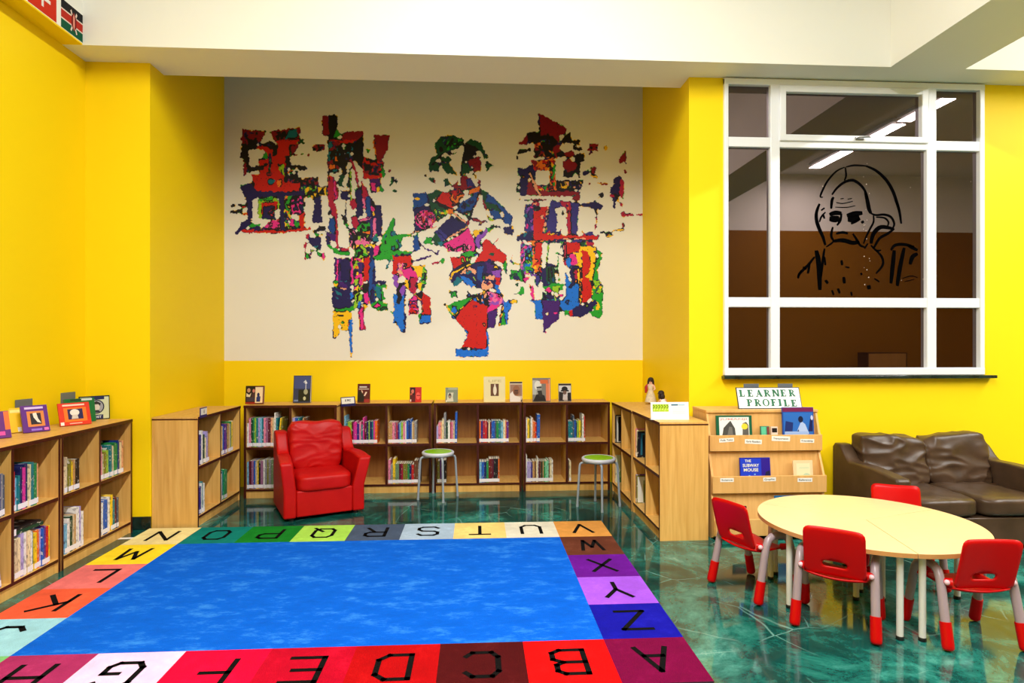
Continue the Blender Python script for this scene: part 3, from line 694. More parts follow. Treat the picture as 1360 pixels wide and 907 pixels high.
RED = leather('red_leather', (180, 2, 2), .46, .08)
ac = thing('armchair', (0, 0, 0), 0, 'red leather armchair with crumpled back cushion, in front of the back bookcases', 'armchair')
W_, D_ = .68, .64
f0 = onz(378, 695, 0); f1 = onz(483, 681, 0)
ang = math.atan2(f1.y - f0.y, f1.x - f0.x)
mid_ = (f0 + f1) / 2 + Vector((-math.sin(ang), math.cos(ang), 0)) * (D_ / 2)
ac.location = (mid_.x, mid_.y, 0); ac.rotation_euler = (0, 0, ang)
def chair_arm(t, sgn, W, D, T, top_f, top_r, rise_y, m, flare, name='arm'):
    yf, yr = -D / 2, D / 2
    prof = [(yf, .025), (yf, top_f * .5), (yf, top_f - .03), (yf + .02, top_f)]
    k = 10
    for i in range(k + 1):
        u = i / k; y = yf + .06 + u * (rise_y - yf - .06); prof.append((y, top_f + .012 * math.sin(u * PI) + .02 * u))
    for i in range(1, 9):
        u = i / 8; s = u * u * (3 - 2 * u); prof.append((rise_y + u * .16, top_f + .02 + (top_r - top_f - .02) * s))
    prof += [(yr - .03, top_r), (yr, top_r - .03), (yr, .025)]
    bm = bmesh.new()
    xo, xi = sgn * W / 2, sgn * (W / 2 - T)
    L = 5; rings = []
    for j in range(L + 1):
        x = xo + (xi - xo) * j / L
        rings.append([bm.verts.new((x, y, z)) for y, z in prof])
    n = len(prof)
    for j in range(L):
        for i in range(n): bm.faces.new((rings[j][i], rings[j][(i + 1) % n], rings[j + 1][(i + 1) % n], rings[j + 1][i]))
    bm.faces.new(rings[0]); bm.faces.new(rings[-1])
    bmesh.ops.recalc_face_normals(bm, faces=bm.faces)
    es = [e for e in bm.edges if len(e.link_faces) == 2 and e.calc_face_angle(0) > .9]
    bmesh.ops.bevel(bm, geom=es, offset=.018, segments=3, affect='EDGES', profile=.5, clamp_overlap=True)
    if flare:
        for v in bm.verts:
            a = max(0, (v.co.z - .30) / (top_f - .30)); c = max(0, min(1, (rise_y + .05 - v.co.y) / (rise_y + .05 - yf)))
            v.co.x += sgn * flare * min(a, 1.1) ** 1.6 * c ** 1.2
    b = MB(); b.add([tuple(v.co) for v in bm.verts], [], 0)
    bm.verts.index_update()
    b.f = [tuple(v.index for v in f.verts) for f in bm.faces]; b.m = [0] * len(b.f); b.sm = [True] * len(b.f); bm.free()
    o = b.build(name, m, t, fixn=True)
    o.modifiers.new('wn', 'WEIGHTED_NORMAL')
    return o
chair_arm(ac, -1, W_, D_, .105, .50, .70, .04, RED, .035)
chair_arm(ac, 1, W_, D_, .105, .50, .70, .04, RED, .075)
b = MB(); b.box(-.235, .235, -.315, .27, .03, .25); b.build('base', RED, ac, bevel=.012, bseg=3)
b = MB(); b.box(-.235, .235, .20, .318, .03, .68); b.build('back_frame', RED, ac, bevel=.03, bseg=4)
def puff(v):
    return v + Vector((0, -.006 * math.cos(v.x * 6), 0))
c = cushion_mb(.236, .275, .075, 6, 16, .004, 3, c=(0, -.065, .305)); c.build('seat_cushion', RED, ac)
def backfn(v):
    z = v.z; top = max(0, z / .24)
    sag = .022 * math.exp(-(v.x / .1) ** 2) * top       # dip in the middle of the top edge
    return Vector((v.x * (1 + .06 * top), v.y + .10 * (z + .2), z - sag))
c = cushion_mb(.232, .080, .222, 5.2, 34, .009, 5, backfn, (0, .095, .575), ridge=(6, 6, 17)); c.build('back_cushion', RED, ac)
for sx in (-.27, .27):
    for sy in (-.27, .27):
        b = MB(); b.lathe([(.022, 0), (.025, .03)], 12, (sx, sy, 0)); b.build('foot', mat('black_plastic', (18, 18, 18), .5), ac)

BRN = leather('brown_leather', (72, 53, 38), .33, .22)
sf = thing('sofa', (3.655, 4.60, 0), 0, 'brown leather two-seat sofa with creased cushions against the yellow wall', 'sofa')
SW, SD = 1.30, .80
chair_arm(sf, -1, SW, SD, .115, .525, .665, .16, BRN, 0); chair_arm(sf, 1, SW, SD, .115, .525, .665, .16, BRN, 0)
b = MB(); b.box(-.535, .535, -.385, .34, .03, .235); b.build('base', BRN, sf, bevel=.012, bseg=3)
b = MB(); b.box(-.535, .535, .24, .398, .03, .65); b.build('back_frame', BRN, sf, bevel=.03, bseg=4)
for i, s in enumerate((-1, 1)):
    c = cushion_mb(.266, .335, .072, 6, 18, .006, 8 + i, c=(s * .267, -.075, .308), ridge=(6, 6, 4)); c.build('seat_cushion', BRN, sf)
    def bf(v, s=s):
        top = max(0, v.z / .2)
        return Vector((v.x * (1 + .02 * top), v.y + .22 * (v.z + .2), v.z + .018 * s * (v.x / .26) * top))
    c = cushion_mb(.270, .085, .202, 6.5, 34, .019, 21 + i * 4, bf, (s * .266, .175, .545), ridge=(5, 5, 12)); c.build('back_cushion', BRN, sf)
for sx in (-.58, .58):
    for sy in (-.34, .34):
        b = MB(); b.lathe([(.025, 0), (.028, .03)], 12, (sx, sy, 0)); b.build('foot', MATS['black_plastic'], sf)

# ------------------------------------------------------------------ stools
STW = mat('pale_grey_plastic', (206, 210, 222), .35); STG = mat('lime_seat', (140, 198, 14), .4, var=.08, vscale=20); STM = mat('grey_painted_steel', (150, 160, 172), .35)
def make_stool(loc, rz, label):
    t = thing('stool', loc, rz, label, 'stool', 'round green-topped stools')
    b = MB(); b.lathe([(.0, .408), (.10, .408), (.135, .412), (.152, .424), (.157, .438), (.154, .449), (.146, .455), (.136, .453), (.128, .447), (.0, .447)], 48)
    b.build('seat', STW, t)
    b = MB(); b.lathe([(.0, .4475), (.08, .448), (.122, .4485), (.1275, .4515), (.131, .4535), (.127, .4545), (.0, .4515)][0:], 48); b.build('seat_pad', STG, t)
    for k in range(4):
        a = k * PI / 2; c_, s_ = math.cos(a), math.sin(a)
        pr = [(.10, .402), (.130, .405), (.152, .404), (.166, .396), (.173, .380), (.176, .35), (.197, .004)]
        fine = [(r * c_, r * s_, z) for r, z in pr]
        b = MB(); b.tube(fine, .0108, 12); leg = b.build('leg', STM, t)
        b = MB(); b.tube([(.1965 * c_, .1965 * s_, 0), (.1952 * c_, .1952 * s_, .022)], .0128, 12); b.build('foot_cap', MATS['black_plastic'] if False else STM, leg)
    return t
c1 = onz(581.7, 661.2, 0); c2 = onz(795, 672.7, 0)
s1 = make_stool((c1.x, c1.y, 0), math.radians(18), 'grey-legged stool with lime green seat, the one nearer the red armchair')
dup(s1, (c2.x, c2.y, 0), math.radians(-2), 'grey-legged stool with lime green seat, by the right-hand bookcase')

# ------------------------------------------------------------------ children's chairs
KR = mat('red_plastic', (190, 0, 2), .38, .22); KG = mat('grey_tube', (156, 138, 144), .3, .5); KB = mat('pale_bolt', (235, 190, 200), .35)
def rrect(w, h, r, n=6):
    out = []
    for cx_, cy_, a0 in ((w / 2 - r, h / 2 - r, 0), (-w / 2 + r, h / 2 - r, PI / 2), (-w / 2 + r, -h / 2 + r, PI), (w / 2 - r, -h / 2 + r, 1.5 * PI)):
        for i in range(n + 1):
            a = a0 + PI / 2 * i / n; out.append((cx_ + r * math.cos(a), cy_ + r * math.sin(a)))
    return out
def resample(loop, n):
    """n points on the closed outline at equal angles about its centre (seen from 0,0)"""
    L = loop + [loop[0]]; out = []
    for k in range(n):
        a = 2 * PI * k / n + 1e-4; dx, dy = math.cos(a), math.sin(a); best = None
        for p, q in zip(L[:-1], L[1:]):
            ex, ey = q[0] - p[0], q[1] - p[1]; den = dx * ey - dy * ex
            if abs(den) < 1e-12: continue
            t = (p[0] * ey - p[1] * ex) / den; u = (p[0] * dy - p[1] * dx) / den
            if t > 0 and -1e-6 <= u <= 1 + 1e-6: best = t if best is None else max(best, t)
        out.append((dx * best, dy * best))
    return out
def sheet_mb(outer, inner, fn, thick, rings=8, n=72, ic=(0, 0)):
    """moulded sheet between an outline and a hole (or its centre), mapped by fn(u,v)->point; thickened along the normal"""
    O = resample(outer, n)
    if inner:
        I = [(p[0] + ic[0], p[1] + ic[1]) for p in resample(inner, n)]
        # outline as seen from the hole's centre
        O = [(p[0] + ic[0], p[1] + ic[1]) for p in resample([(x - ic[0], y - ic[1]) for x, y in outer], n)]
    else: I = [(0, 0)] * n
    grid = []
    for j in range(rings + 1):
        t = j / rings; grid.append([(I[k][0] + (O[k][0] - I[k][0]) * t, I[k][1] + (O[k][1] - I[k][1]) * t) for k in range(n)])
    def P(u, v, d):
        e = 1e-3; p = Vector(fn(u, v)); du = Vector(fn(u + e, v)) - p; dv = Vector(fn(u, v + e)) - p
        return p + du.cross(dv).normalized() * d
    vs = []; 
    for d in (-thick / 2, thick / 2):
        for j, row in enumerate(grid):
            dd = d * (.55 if j == rings or (inner and j == 0) else 1)
            for u, v in row: vs.append(P(u, v, dd))
    N = (rings + 1) * n; fs = []
    for j in range(rings):
        for k in range(n):
            k2 = (k + 1) % n; a, b_, c_, d_ = j * n + k, j * n + k2, (j + 1) * n + k2, (j + 1) * n + k
            fs.append((a, d_, c_, b_)); fs.append((N + a, N + b_, N + c_, N + d_))
    for k in range(n):
        k2 = (k + 1) % n; a, b_ = rings * n + k, rings * n + k2; fs.append((a, N + a, N + b_, b_))
        if inner: fs.append((k, k2, N + k2, N + k))
    m = MB(); m.add(vs, fs, 0, True)
    return m
def make_kid_chair(label):
    t = thing('child_chair', (0, 0, 0), 0, label, 'chair', "red children's chairs around the table")
    # backrest: u across, v up; leans back, slightly hollow
    def back(u, v): return (u, -.135 - .07 * (v / .125) * .5 - .035 - .9 * u * u + .25 * v * v, .425 + v)
    slot = rrect(.115, .034, .0165, 6)
    b = sheet_mb(rrect(.285, .262, .032), slot, back, .012, 8, 96, (0, -.068)); b.build('backrest', KR, t)
    # seat: hollow pan whose rear edge turns up and whose front edge rolls down
    def seat(u, v):
        z = .278 + .9 * u * u - .012
        if v > .08: z -= 3.0 * (v - .08) ** 2
        if v < -.09: z += 4.2 * (v + .09) ** 2
        return (u, v + .0, z)
    b = sheet_mb(rrect(.300, .315, .045), None, seat, .012, 10, 72); b.build('seat', KR, t)
    for s in (-1, 1):
        path = [(s * .186, -.175, .02), (s * .182, -.150, .13), (s * .178, -.118, .27), (s * .176, -.103, .325), (s * .175, -.085, .358), (s * .175, -.058, .374), (s * .175, -.02, .378),
                (s * .175, .03, .372), (s * .176, .062, .357), (s * .177, .084, .328), (s * .178, .100, .28), (s * .182, .135, .13), (s * .186, .160, .02)]
        b = MB(); b.tube(path, .0212, 16); fr = b.build('leg_frame', KG, t)
        for ya, yb in ((-.1795, -.149), (.1645, .134)):
            b = MB(); p0 = Vector((s * .1868, ya, .006)); p1 = Vector((s * .182, yb, .133))
            d = (p1 - p0); pts = [p0 + d * k for k in (0, .03, .08, .2, .6, 1.0)]
            b.tube(pts, [.014, .022, .0262, .0270, .0264, .0255], 18); b.build('foot_cap', KR, fr)
        b = MB(); b.tube([(s * .135, -.128, .315), (s * .168, -.112, .318)], [.024, .017], 14); b.build('bracket', KR, t)
        b = MB(); b.ball((s * .163, -.134, .320), .013); b.build('bolt', KB, t)
        b = MB(); b.tube([(s * .130, .07, .285), (s * .172, .085, .30)], [.020, .016], 14); b.build('bracket', KR, t)
    return t
def chair_at(rl, rr, first, label):
    """rear feet at two ground pixels"""
    a, c_ = onz(rl[0], rl[1], 0), onz(rr[0], rr[1], 0)
    an = math.atan2(c_.y - a.y, c_.x - a.x); m = (a + c_) / 2
    loc = (m.x - math.sin(an) * .175, m.y + math.cos(an) * .175, 0)
    if first is None:
        t = make_kid_chair(label); t.location = loc; t.rotation_euler = (0, 0, an); return t
    return dup(first, loc, an, label)
kc = chair_at((1055, 831), (1164.5, 857), None, 'red plastic child chair with solid-looking back, nearest in front of the round table')
chair_at((947, 774.5), (1005, 803), kc, "red plastic child chair at the table's left side, beside the display rack")
chair_at((1258.5, 865), (1363, 866), kc, 'red plastic child chair at the front right, cut by the photo edge')
Xa, Za = 2.46 + .03, 3.82 + .06
x, y = room(Xa, Za)
an = math.atan2(-.10, .27) - TH + PI
dup(kc, (x, y, 0), an, 'red plastic child chair behind the round table, facing us, before the sofa')

# ------------------------------------------------------------------ round table of three sector tables
TOPM = mat('pale_maple_top', (248, 208, 150), .32, .45, var=.05, vscale=9, stretch=(1, 5, 1)); TEDGE = mat('table_edge', (196, 138, 78), .45); TLEG = mat('white_leg', (214, 214, 208), .35)
tcx, tcy = room(2.09, 3.60); TR, TZ = .593, .46
for k, (a0, lab) in enumerate(((142, 'left third of the round pale wood table, nearest the display rack'), (262, 'near right third of the round pale wood table, front right chair against it'), (22, 'far third of the round pale wood table, nearest the sofa'))):
    a0 = math.radians(a0) - TH; a1 = a0 + 2 * PI / 3; g = .0009
    t = thing('sector_table', (tcx, tcy, 0), 0, lab, 'table', 'three sector tables pushed into a round')
    am = (a0 + a1) / 2; ox, oy = g * 2 * math.cos(am), g * 2 * math.sin(am)
    pts = [(ox, oy)] + [(TR * math.cos(a0 + (a1 - a0) * i / 40) + ox, TR * math.sin(a0 + (a1 - a0) * i / 40) + oy) for i in range(41)]
    b = MB(); b.prism(pts, lambda u, v, d: (u, v, d), TZ - .024, TZ, 0, side=1); b.build('tabletop', [TOPM, TEDGE], t, bevel=.0008, bseg=1)
    for r, a in ((.082, am), (.525, a0 + (.10, .10, .90)[k]), (.525, a1 - (.10, .42, .10)[k]), (.535, am + (-.12, .25, .35)[k])):
        lx, ly = r * math.cos(a), r * math.sin(a)
        b = MB(); b.tube([(lx, ly, .012), (lx, ly, TZ - .024)], .0165, 16); lg = b.build('leg', TLEG, t)
        b = MB(); b.lathe([(.0165, 0), (.0185, .002), (.018, .018), (.017, .02)], 16, (lx, ly, 0)); b.build('foot_cap', MATS['black_plastic'], lg)
# ------------------------------------------------------------------ abstract mural painted on the cream wall
RG = {1: (300, 145, 7.557), 2: (300, 240, 7.557), 3: (420, 145, 7.557), 4: (420, 240, 7.557), 5: (430, 340, 6.48), 6: (540, 165, 7.253), 7: (540, 250, 7.253),
      8: (580, 340, 6.475), 9: (675, 145, 7.254), 10: (675, 230, 7.254), 11: (675, 310, 6.48)}
PAL = {'r': (205, 22, 14), 'm': (142, 12, 36), 'c': (180, 18, 62), 'n': (28, 18, 84), 'i': (52, 46, 132), 'p': (66, 20, 112), 'b': (16, 112, 222), 'd': (14, 68, 150), 't': (8, 112, 132),
       'g': (30, 160, 40), 'k': (10, 72, 44), 'l': (150, 200, 34), 'y': (250, 196, 16), 'o': (240, 118, 28), 'f': (228, 40, 142), 'P': (236, 112, 168), 'v': (140, 72, 190), 'x': (16, 10, 22), 'w': None,
       's': (240, 168, 130), 'a': (90, 170, 230)}
KEYS = list(PAL); STEP = .8
gx = np.arange(303, 857, STEP); gy = np.arange(148, 479, STEP); GX, GY = np.meshgrid(gx, gy)
nr = np.random.RandomState(5)
def lattice(cell, amp):
    w, h = int((857 - 303) / cell) + 3, int((479 - 148) / cell) + 3
    L_ = nr.uniform(-amp, amp, (h, w)); fx = (GX - 303) / cell; fy = (GY - 148) / cell
    ix, iy = fx.astype(int), fy.astype(int); tx, ty = fx - ix, fy - iy
    return (L_[iy, ix] * (1 - tx) + L_[iy, ix + 1] * tx) * (1 - ty) + (L_[iy + 1, ix] * (1 - tx) + L_[iy + 1, ix + 1] * tx) * ty
JX = GX + lattice(2.2, 1.15); JY = GY + lattice(2.2, 1.15)
IMG = np.full(GX.shape, -1, int)
def inside(pts, X, Y):
    r = np.zeros(X.shape, bool); n = len(pts)
    for i in range(n):
        x0, y0 = pts[i]; x1, y1 = pts[(i + 1) % n]
        if y0 == y1: continue
        r ^= ((y0 > Y) != (y1 > Y)) & (X < (x1 - x0) * (Y - y0) / (y1 - y0) + x0)
    return r
def T_(rg, pts):
    ox, oy, s = RG[rg]; return [(ox + x / s, oy + y / s) for x, y in pts]
def pt(*a): return [(a[i], a[i + 1]) for i in range(0, len(a), 2)]
def fillmask(m, c): IMG[m] = -1 if PAL[c] is None else KEYS.index(c)
def Pg(rg, c, *a): fillmask(inside(T_(rg, pt(*a)), JX, JY), c)
def Ln(rg, c, w, *a):
    ps = T_(rg, pt(*a)); w = w / RG[rg][2] / 2; m = np.zeros(GX.shape, bool)
    for (x0, y0), (x1, y1) in zip(ps[:-1], ps[1:]):
        d = (x1 - x0) ** 2 + (y1 - y0) ** 2; t = np.clip(((JX - x0) * (x1 - x0) + (JY - y0) * (y1 - y0)) / max(d, 1e-6), 0, 1)
        m |= (JX - x0 - t * (x1 - x0)) ** 2 + (JY - y0 - t * (y1 - y0)) ** 2 < w * w
    fillmask(m, c)
def El(rg, c, x, y, rx, ry):
    ox, oy, s = RG[rg]; fillmask(((JX - ox - x / s) / (rx / s)) ** 2 + ((JY - oy - y / s) / (ry / s)) ** 2 < 1, c)
def Sp(rg, cs, blob, *a):
    """a patchwork of small daubs"""
    m = inside(T_(rg, pt(*a)), JX, JY); cell = blob
    ox = nr.uniform(0, 50)
    ix = ((JX + ox + 1.5 * np.sin(JY / 3.1 + ox)) / cell).astype(int); iy = ((JY + 1.5 * np.sin(JX / 2.7)) / (cell * 1.25)).astype(int)
    h = (ix * 73856093 ^ iy * 19349663 ^ int(ox * 1000)) % 9973
    sel = h % len(cs)
    for i, c in enumerate(cs): fillmask(m & (sel == i), c)
# upper-left figure
Pg(1, 'm', 165, 195, 230, 215, 400, 222, 350, 320, 310, 350, 160, 345); Sp(1, 'xmxxm', 3, 190, 240, 340, 235, 320, 340, 260, 400, 200, 370)
Pg(1, 'm', 440, 220, 600, 205, 740, 180, 740, 300, 580, 310, 490, 325); Sp(1, 'xm', 3, 480, 230, 610, 215, 590, 310, 500, 320)
Pg(1, 't', 640, 210, 715, 200, 715, 290, 590, 300); Pg(1, 'k', 740, 300, 780, 300, 780, 345, 740, 345)
Pg(1, 'r', 510, 320, 745, 305, 700, 350, 640, 360, 640, 470, 600, 570, 610, 700, 740, 740, 735, 830, 300, 828, 262, 655, 345, 655, 330, 505, 430, 505, 400, 420, 310, 400, 330, 370, 520, 380)
Pg(1, 'x', 155, 345, 215, 350, 310, 340, 310, 400, 225, 410, 235, 560, 260, 585, 380, 565, 370, 600, 235, 630, 215, 600, 190, 560, 185, 490, 150, 490)
Pg(1, 'm', 175, 500, 215, 560, 205, 620, 190, 680, 180, 600); Pg(1, 'x', 330, 350, 400, 340, 435, 318, 480, 345, 520, 360, 510, 450, 470, 480, 470, 400, 440, 405, 400, 375)
El(1, 'w', 425, 365, 12, 14); El(1, 'w', 460, 365, 12, 12); Pg(1, 'g', 380, 450, 410, 440, 415, 500, 375, 490)
Pg(1, 'w', 235, 415, 370, 415, 380, 500, 330, 505, 330, 560, 262, 580, 240, 550); Pg(1, 'x', 380, 545, 430, 545, 410, 570, 385, 565); El(1, 'x', 450, 540, 20, 14)
Pg(1, 'w', 430, 440, 455, 440, 450, 620, 480, 660, 400, 660, 435, 620); El(1, 'm', 440, 655, 32, 14); Pg(1, 'l', 530, 555, 590, 555, 590, 670, 560, 640, 535, 620); Ln(1, 'w', 8, 545, 560, 560, 640)
Pg(1, 'x', 600, 480, 640, 470, 640, 530, 660, 540, 620, 570, 620, 740, 580, 720, 600, 600); Pg(1, 'x', 640, 560, 790, 570, 825, 605, 740, 615, 720, 590, 650, 615)
Pg(1, 'm', 650, 370, 735, 350, 680, 440, 650, 470); Pg(1, 'g', 640, 400, 660, 470, 640, 470); Ln(1, 'm', 8, 690, 465, 720, 455); El(1, 'm', 765, 452, 14, 12); El(1, 'm', 828, 458, 10, 12)
Pg(1, 'm', 880, 355, 990, 360, 990, 415, 945, 410, 930, 380, 925, 425, 872, 420); Sp(1, 'xm', 3, 880, 355, 990, 360, 990, 415, 872, 420)
El(1, 't', 455, 725, 40, 30); Pg(1, 'o', 515, 720, 560, 700, 555, 780, 520, 775); Sp(1, 'xmxwr', 3.2, 630, 625, 720, 620, 740, 740, 640, 740)
El(1, 'x', 670, 680, 40, 30); Sp(1, 'xxmx', 3.5, 740, 690, 930, 680, 930, 770, 820, 780, 740, 770); El(1, 'w', 780, 700, 30, 12)
Sp(1, 'lxygx', 4, 745, 770, 930, 770, 930, 905, 770, 880); Pg(1, 'y', 920, 775, 1010, 780, 1010, 865, 930, 865); Sp(1, 'yyx', 4, 920, 790, 1010, 790, 1010, 860, 930, 860)
# left middle block
Pg(2, 'n', 140, 45, 262, 22, 300, 105, 540, 120, 790, 100, 790, 160, 540, 160, 330, 165, 262, 200, 262, 400, 225, 460, 100, 545, 95, 525, 160, 420, 225, 390, 220, 250, 180, 130)
Pg(2, 'r', 150, 505, 230, 485, 560, 500, 860, 470, 860, 495, 560, 525, 160, 522); Pg(2, 'l', 325, 190, 480, 160, 535, 200, 535, 290, 350, 210, 360, 380, 330, 370); Pg(2, 'g', 325, 185, 480, 165, 470, 200, 340, 205)
Pg(2, 'r', 360, 225, 520, 205, 520, 300, 490, 290, 490, 250, 385, 260, 375, 370, 360, 320); Pg(2, 'n', 380, 260, 490, 250, 490, 380, 370, 385); Sp(2, 'ncn', 3, 410, 280, 490, 270, 490, 370, 400, 370)
Sp(2, 'fcfP', 3.5, 450, 400, 540, 385, 550, 490, 380, 470); Pg(2, 'g', 260, 435, 360, 430, 330, 460, 230, 465); Pg(2, 'n', 290, 465, 380, 465, 375, 500, 290, 500); El(2, 'w', 350, 485, 18, 12)
Pg(2, 'n', 540, 140, 590, 140, 590, 490, 545, 490); Sp(2, 'ygwlo', 3.2, 590, 150, 660, 150, 660, 480, 590, 480); Pg(2, 'g', 615, 180, 665, 190, 620, 265); Sp(2, 'nfxnf', 3.2, 655, 160, 785, 150, 785, 350, 650, 330)
Pg(2, 'r', 730, 360, 790, 300, 790, 480, 745, 480); Pg(2, 'f', 640, 380, 690, 380, 680, 460, 640, 450); Pg(2, 'g', 690, 385, 740, 430, 720, 475, 695, 470); El(2, 'x', 605, 355, 20, 24)
Pg(2, 'n', 890, 165, 955, 165, 955, 260, 965, 420, 885, 420, 870, 390, 890, 250); Pg(2, 'x', 860, 495, 940, 480, 935, 460, 1005, 460, 1000, 500, 870, 512)
El(2, 'x', 70, 252, 26, 14); Pg(2, 'x', 45, 300, 160, 290, 160, 320, 45, 325); El(2, 'r', 180, 262, 30, 16); El(2, 'r', 190, 335, 25, 12); Pg(2, 'x', 120, 235, 200, 235, 200, 255, 130, 250)
Pg(2, 'n', 810, 580, 955, 570, 955, 700, 870, 660); Pg(2, 'c', 805, 535, 830, 540, 840, 590, 810, 580); Ln(2, 'c', 10, 795, 660, 797, 785); El(2, 'c', 800, 636, 14, 16); El(2, 'g', 815, 755, 16, 26); Ln(2, 'c', 5, 850, 690, 845, 790)
Pg(2, 'g', 895, 700, 970, 740, 960, 765, 915, 740); El(2, 'f', 980, 755, 18, 34); Pg(2, 'g', 895, 530, 935, 540, 920, 560, 900, 560); El(2, 'l', 870, 705, 22, 12); El(2, 't', 905, 662, 28, 14); El(2, 'l', 965, 540, 12, 8)
# second column, top
Pg(3, 'm', 65, 65, 125, 65, 125, 270, 62, 262); Pg(3, 'x', 130, 62, 212, 62, 212, 200, 170, 250, 170, 300, 130, 300); Pg(3, 'g', 160, 285, 215, 200, 245, 250, 290, 235, 200, 290)
Pg(3, 'm', 290, 230, 470, 225, 470, 300, 350, 340, 180, 355, 120, 300, 250, 300); Pg(3, 'r', 160, 310, 400, 310, 350, 350, 200, 350); Pg(3, 'x', 470, 270, 470, 600, 420, 560, 380, 480, 370, 400, 310, 350, 400, 340, 440, 290)
Pg(3, 't', 240, 380, 340, 355, 350, 410, 250, 420); Pg(3, 't', 230, 450, 310, 440, 300, 510, 240, 510); El(3, 'g', 312, 450, 26, 40); Sp(3, 'xmxtm', 3.4, 120, 310, 230, 330, 230, 640, 120, 640); Pg(3, 'o', 180, 470, 230, 470, 220, 530, 180, 530); Pg(3, 'o', 130, 560, 190, 550, 190, 600, 130, 610)
Sp(3, 'xwxtx', 3, 210, 360, 370, 360, 370, 520, 210, 520); Pg(3, 'x', 245, 515, 310, 510, 300, 650, 260, 640); Pg(3, 'k', 230, 665, 290, 665, 260, 750, 285, 790, 225, 760); Ln(3, 'c', 18, 345, 500, 400, 640, 420, 790); Ln(3, 'k', 10, 340, 600, 330, 720, 310, 790); Ln(3, 'l', 10, 350, 590, 350, 900)
Pg(3, 'm', 575, 255, 740, 265, 715, 400, 650, 530, 600, 500, 595, 330); Pg(3, 'g', 500, 400, 545, 400, 520, 450); Ln(3, 'o', 8, 575, 310, 600, 480); Pg(3, 'r', 470, 480, 560, 500, 620, 600, 660, 620, 650, 690, 540, 700, 470, 690); Sp(3, 'xrxrm', 3.4, 480, 490, 680, 530, 660, 680, 480, 640)
Pg(3, 'g', 660, 560, 695, 640, 670, 690, 650, 640); Pg(3, 'p', 540, 705, 650, 700, 640, 760, 605, 840, 550, 840); Pg(3, 'f', 550, 740, 600, 740, 590, 830, 550, 830); Pg(3, 'g', 640, 700, 680, 820, 650, 830); Pg(3, 'y', 600, 780, 640, 770, 640, 830, 610, 830)
Pg(3, 'k', 760, 685, 785, 690, 750, 770, 732, 775); El(3, 'k', 802, 720, 8, 30); El(3, 'k', 790, 820, 22, 12); El(3, 'm', 742, 622, 16, 8)
Pg(3, 'c', 120, 660, 170, 680, 215, 800, 215, 905, 115, 905); Pg(3, 'r', 120, 660, 160, 670, 140, 720)
# second column, middle
Pg(4, 'c', 125, 0, 200, 0, 215, 190, 175, 200, 210, 300, 210, 380, 165, 350, 130, 250); Ln(4, 'f', 14, 180, 0, 200, 190); Pg(4, 'n', 250, 100, 325, 100, 320, 190, 250, 185); Ln(4, 'x', 8, 298, 190, 298, 350); Pg(4, 'x', 125, 300, 155, 300, 155, 335, 125, 335)
Pg(4, 'd', 135, 380, 185, 375, 195, 500, 170, 540, 120, 490); Ln(4, 'c', 20, 200, 380, 212, 670); Pg(4, 'p', 100, 515, 200, 560, 190, 610, 110, 580); Pg(4, 'n', 95, 560, 130, 570, 150, 650, 110, 640); Pg(4, 'g', 110, 640, 240, 710, 340, 725, 340, 745, 200, 735)
Pg(4, 'n', 385, 90, 460, 90, 465, 350, 400, 370, 410, 260); Pg(4, 'c', 335, 210, 400, 180, 410, 260, 370, 300); Pg(4, 'c', 355, 370, 395, 350, 430, 430, 385, 490, 355, 430); Ln(4, 'l', 12, 345, 0, 350, 200); Pg(4, 'x', 250, 340, 305, 370, 320, 470, 290, 450); Pg(4, 'g', 270, 410, 325, 440, 310, 475)
Pg(4, 'c', 455, 0, 530, 130, 520, 180, 480, 200, 455, 90); Pg(4, 'P', 470, 180, 530, 240, 520, 300, 470, 280); Pg(4, 'd', 500, 160, 545, 160, 550, 360, 500, 350); Pg(4, 'x', 540, 160, 600, 260, 610, 340, 560, 250); Pg(4, 'n', 595, 250, 650, 250, 660, 400, 660, 550, 610, 550, 600, 400); Pg(4, 'y', 560, 290, 600, 340, 570, 360); Pg(4, 'f', 545, 250, 590, 290, 560, 310)
Pg(4, 'P', 545, 370, 600, 380, 600, 560, 545, 560); Pg(4, 'i', 540, 380, 570, 380, 565, 600, 540, 560); Ln(4, 'P', 14, 440, 410, 540, 380); Ln(4, 'f', 10, 440, 390, 540, 365); Sp(4, 'xgwgx', 3.2, 440, 430, 540, 420, 540, 500, 370, 540); Sp(4, 'oPxlx', 3.4, 400, 540, 540, 500, 540, 600, 400, 600); Pg(4, 'P', 390, 600, 550, 605, 520, 650, 400, 640)
Sp(4, 'xnxPw', 3.2, 330, 480, 400, 480, 390, 680, 335, 680); Sp(4, 'lxgxy', 3.2, 370, 650, 530, 640, 540, 760, 400, 800); Pg(4, 'c', 240, 675, 335, 675, 330, 710, 250, 705); Pg(4, 'f', 580, 650, 635, 640, 630, 740, 570, 760); Pg(4, 'y', 530, 630, 600, 630, 580, 680); Pg(4, 'n', 535, 680, 580, 680, 570, 780, 540, 780); Pg(4, 't', 580, 540, 630, 580, 625, 620, 560, 610)
Pg(4, 'g', 770, 375, 795, 400, 775, 500, 800, 540, 960, 535, 960, 560, 860, 570, 850, 640, 830, 700, 965, 720, 960, 735, 770, 745, 740, 790, 590, 795, 580, 775, 640, 760, 650, 600, 690, 520, 730, 460)
Sp(4, 'tgtg', 5, 690, 500, 790, 510, 830, 600, 870, 660, 800, 700, 690, 720); Ln(4, 't', 10, 745, 790, 712, 885)
Pg(4, 'r', 770, 755, 955, 755, 960, 830, 920, 905, 775, 905); Sp(4, 'fPsr', 3, 820, 830, 880, 820, 890, 905, 810, 905)
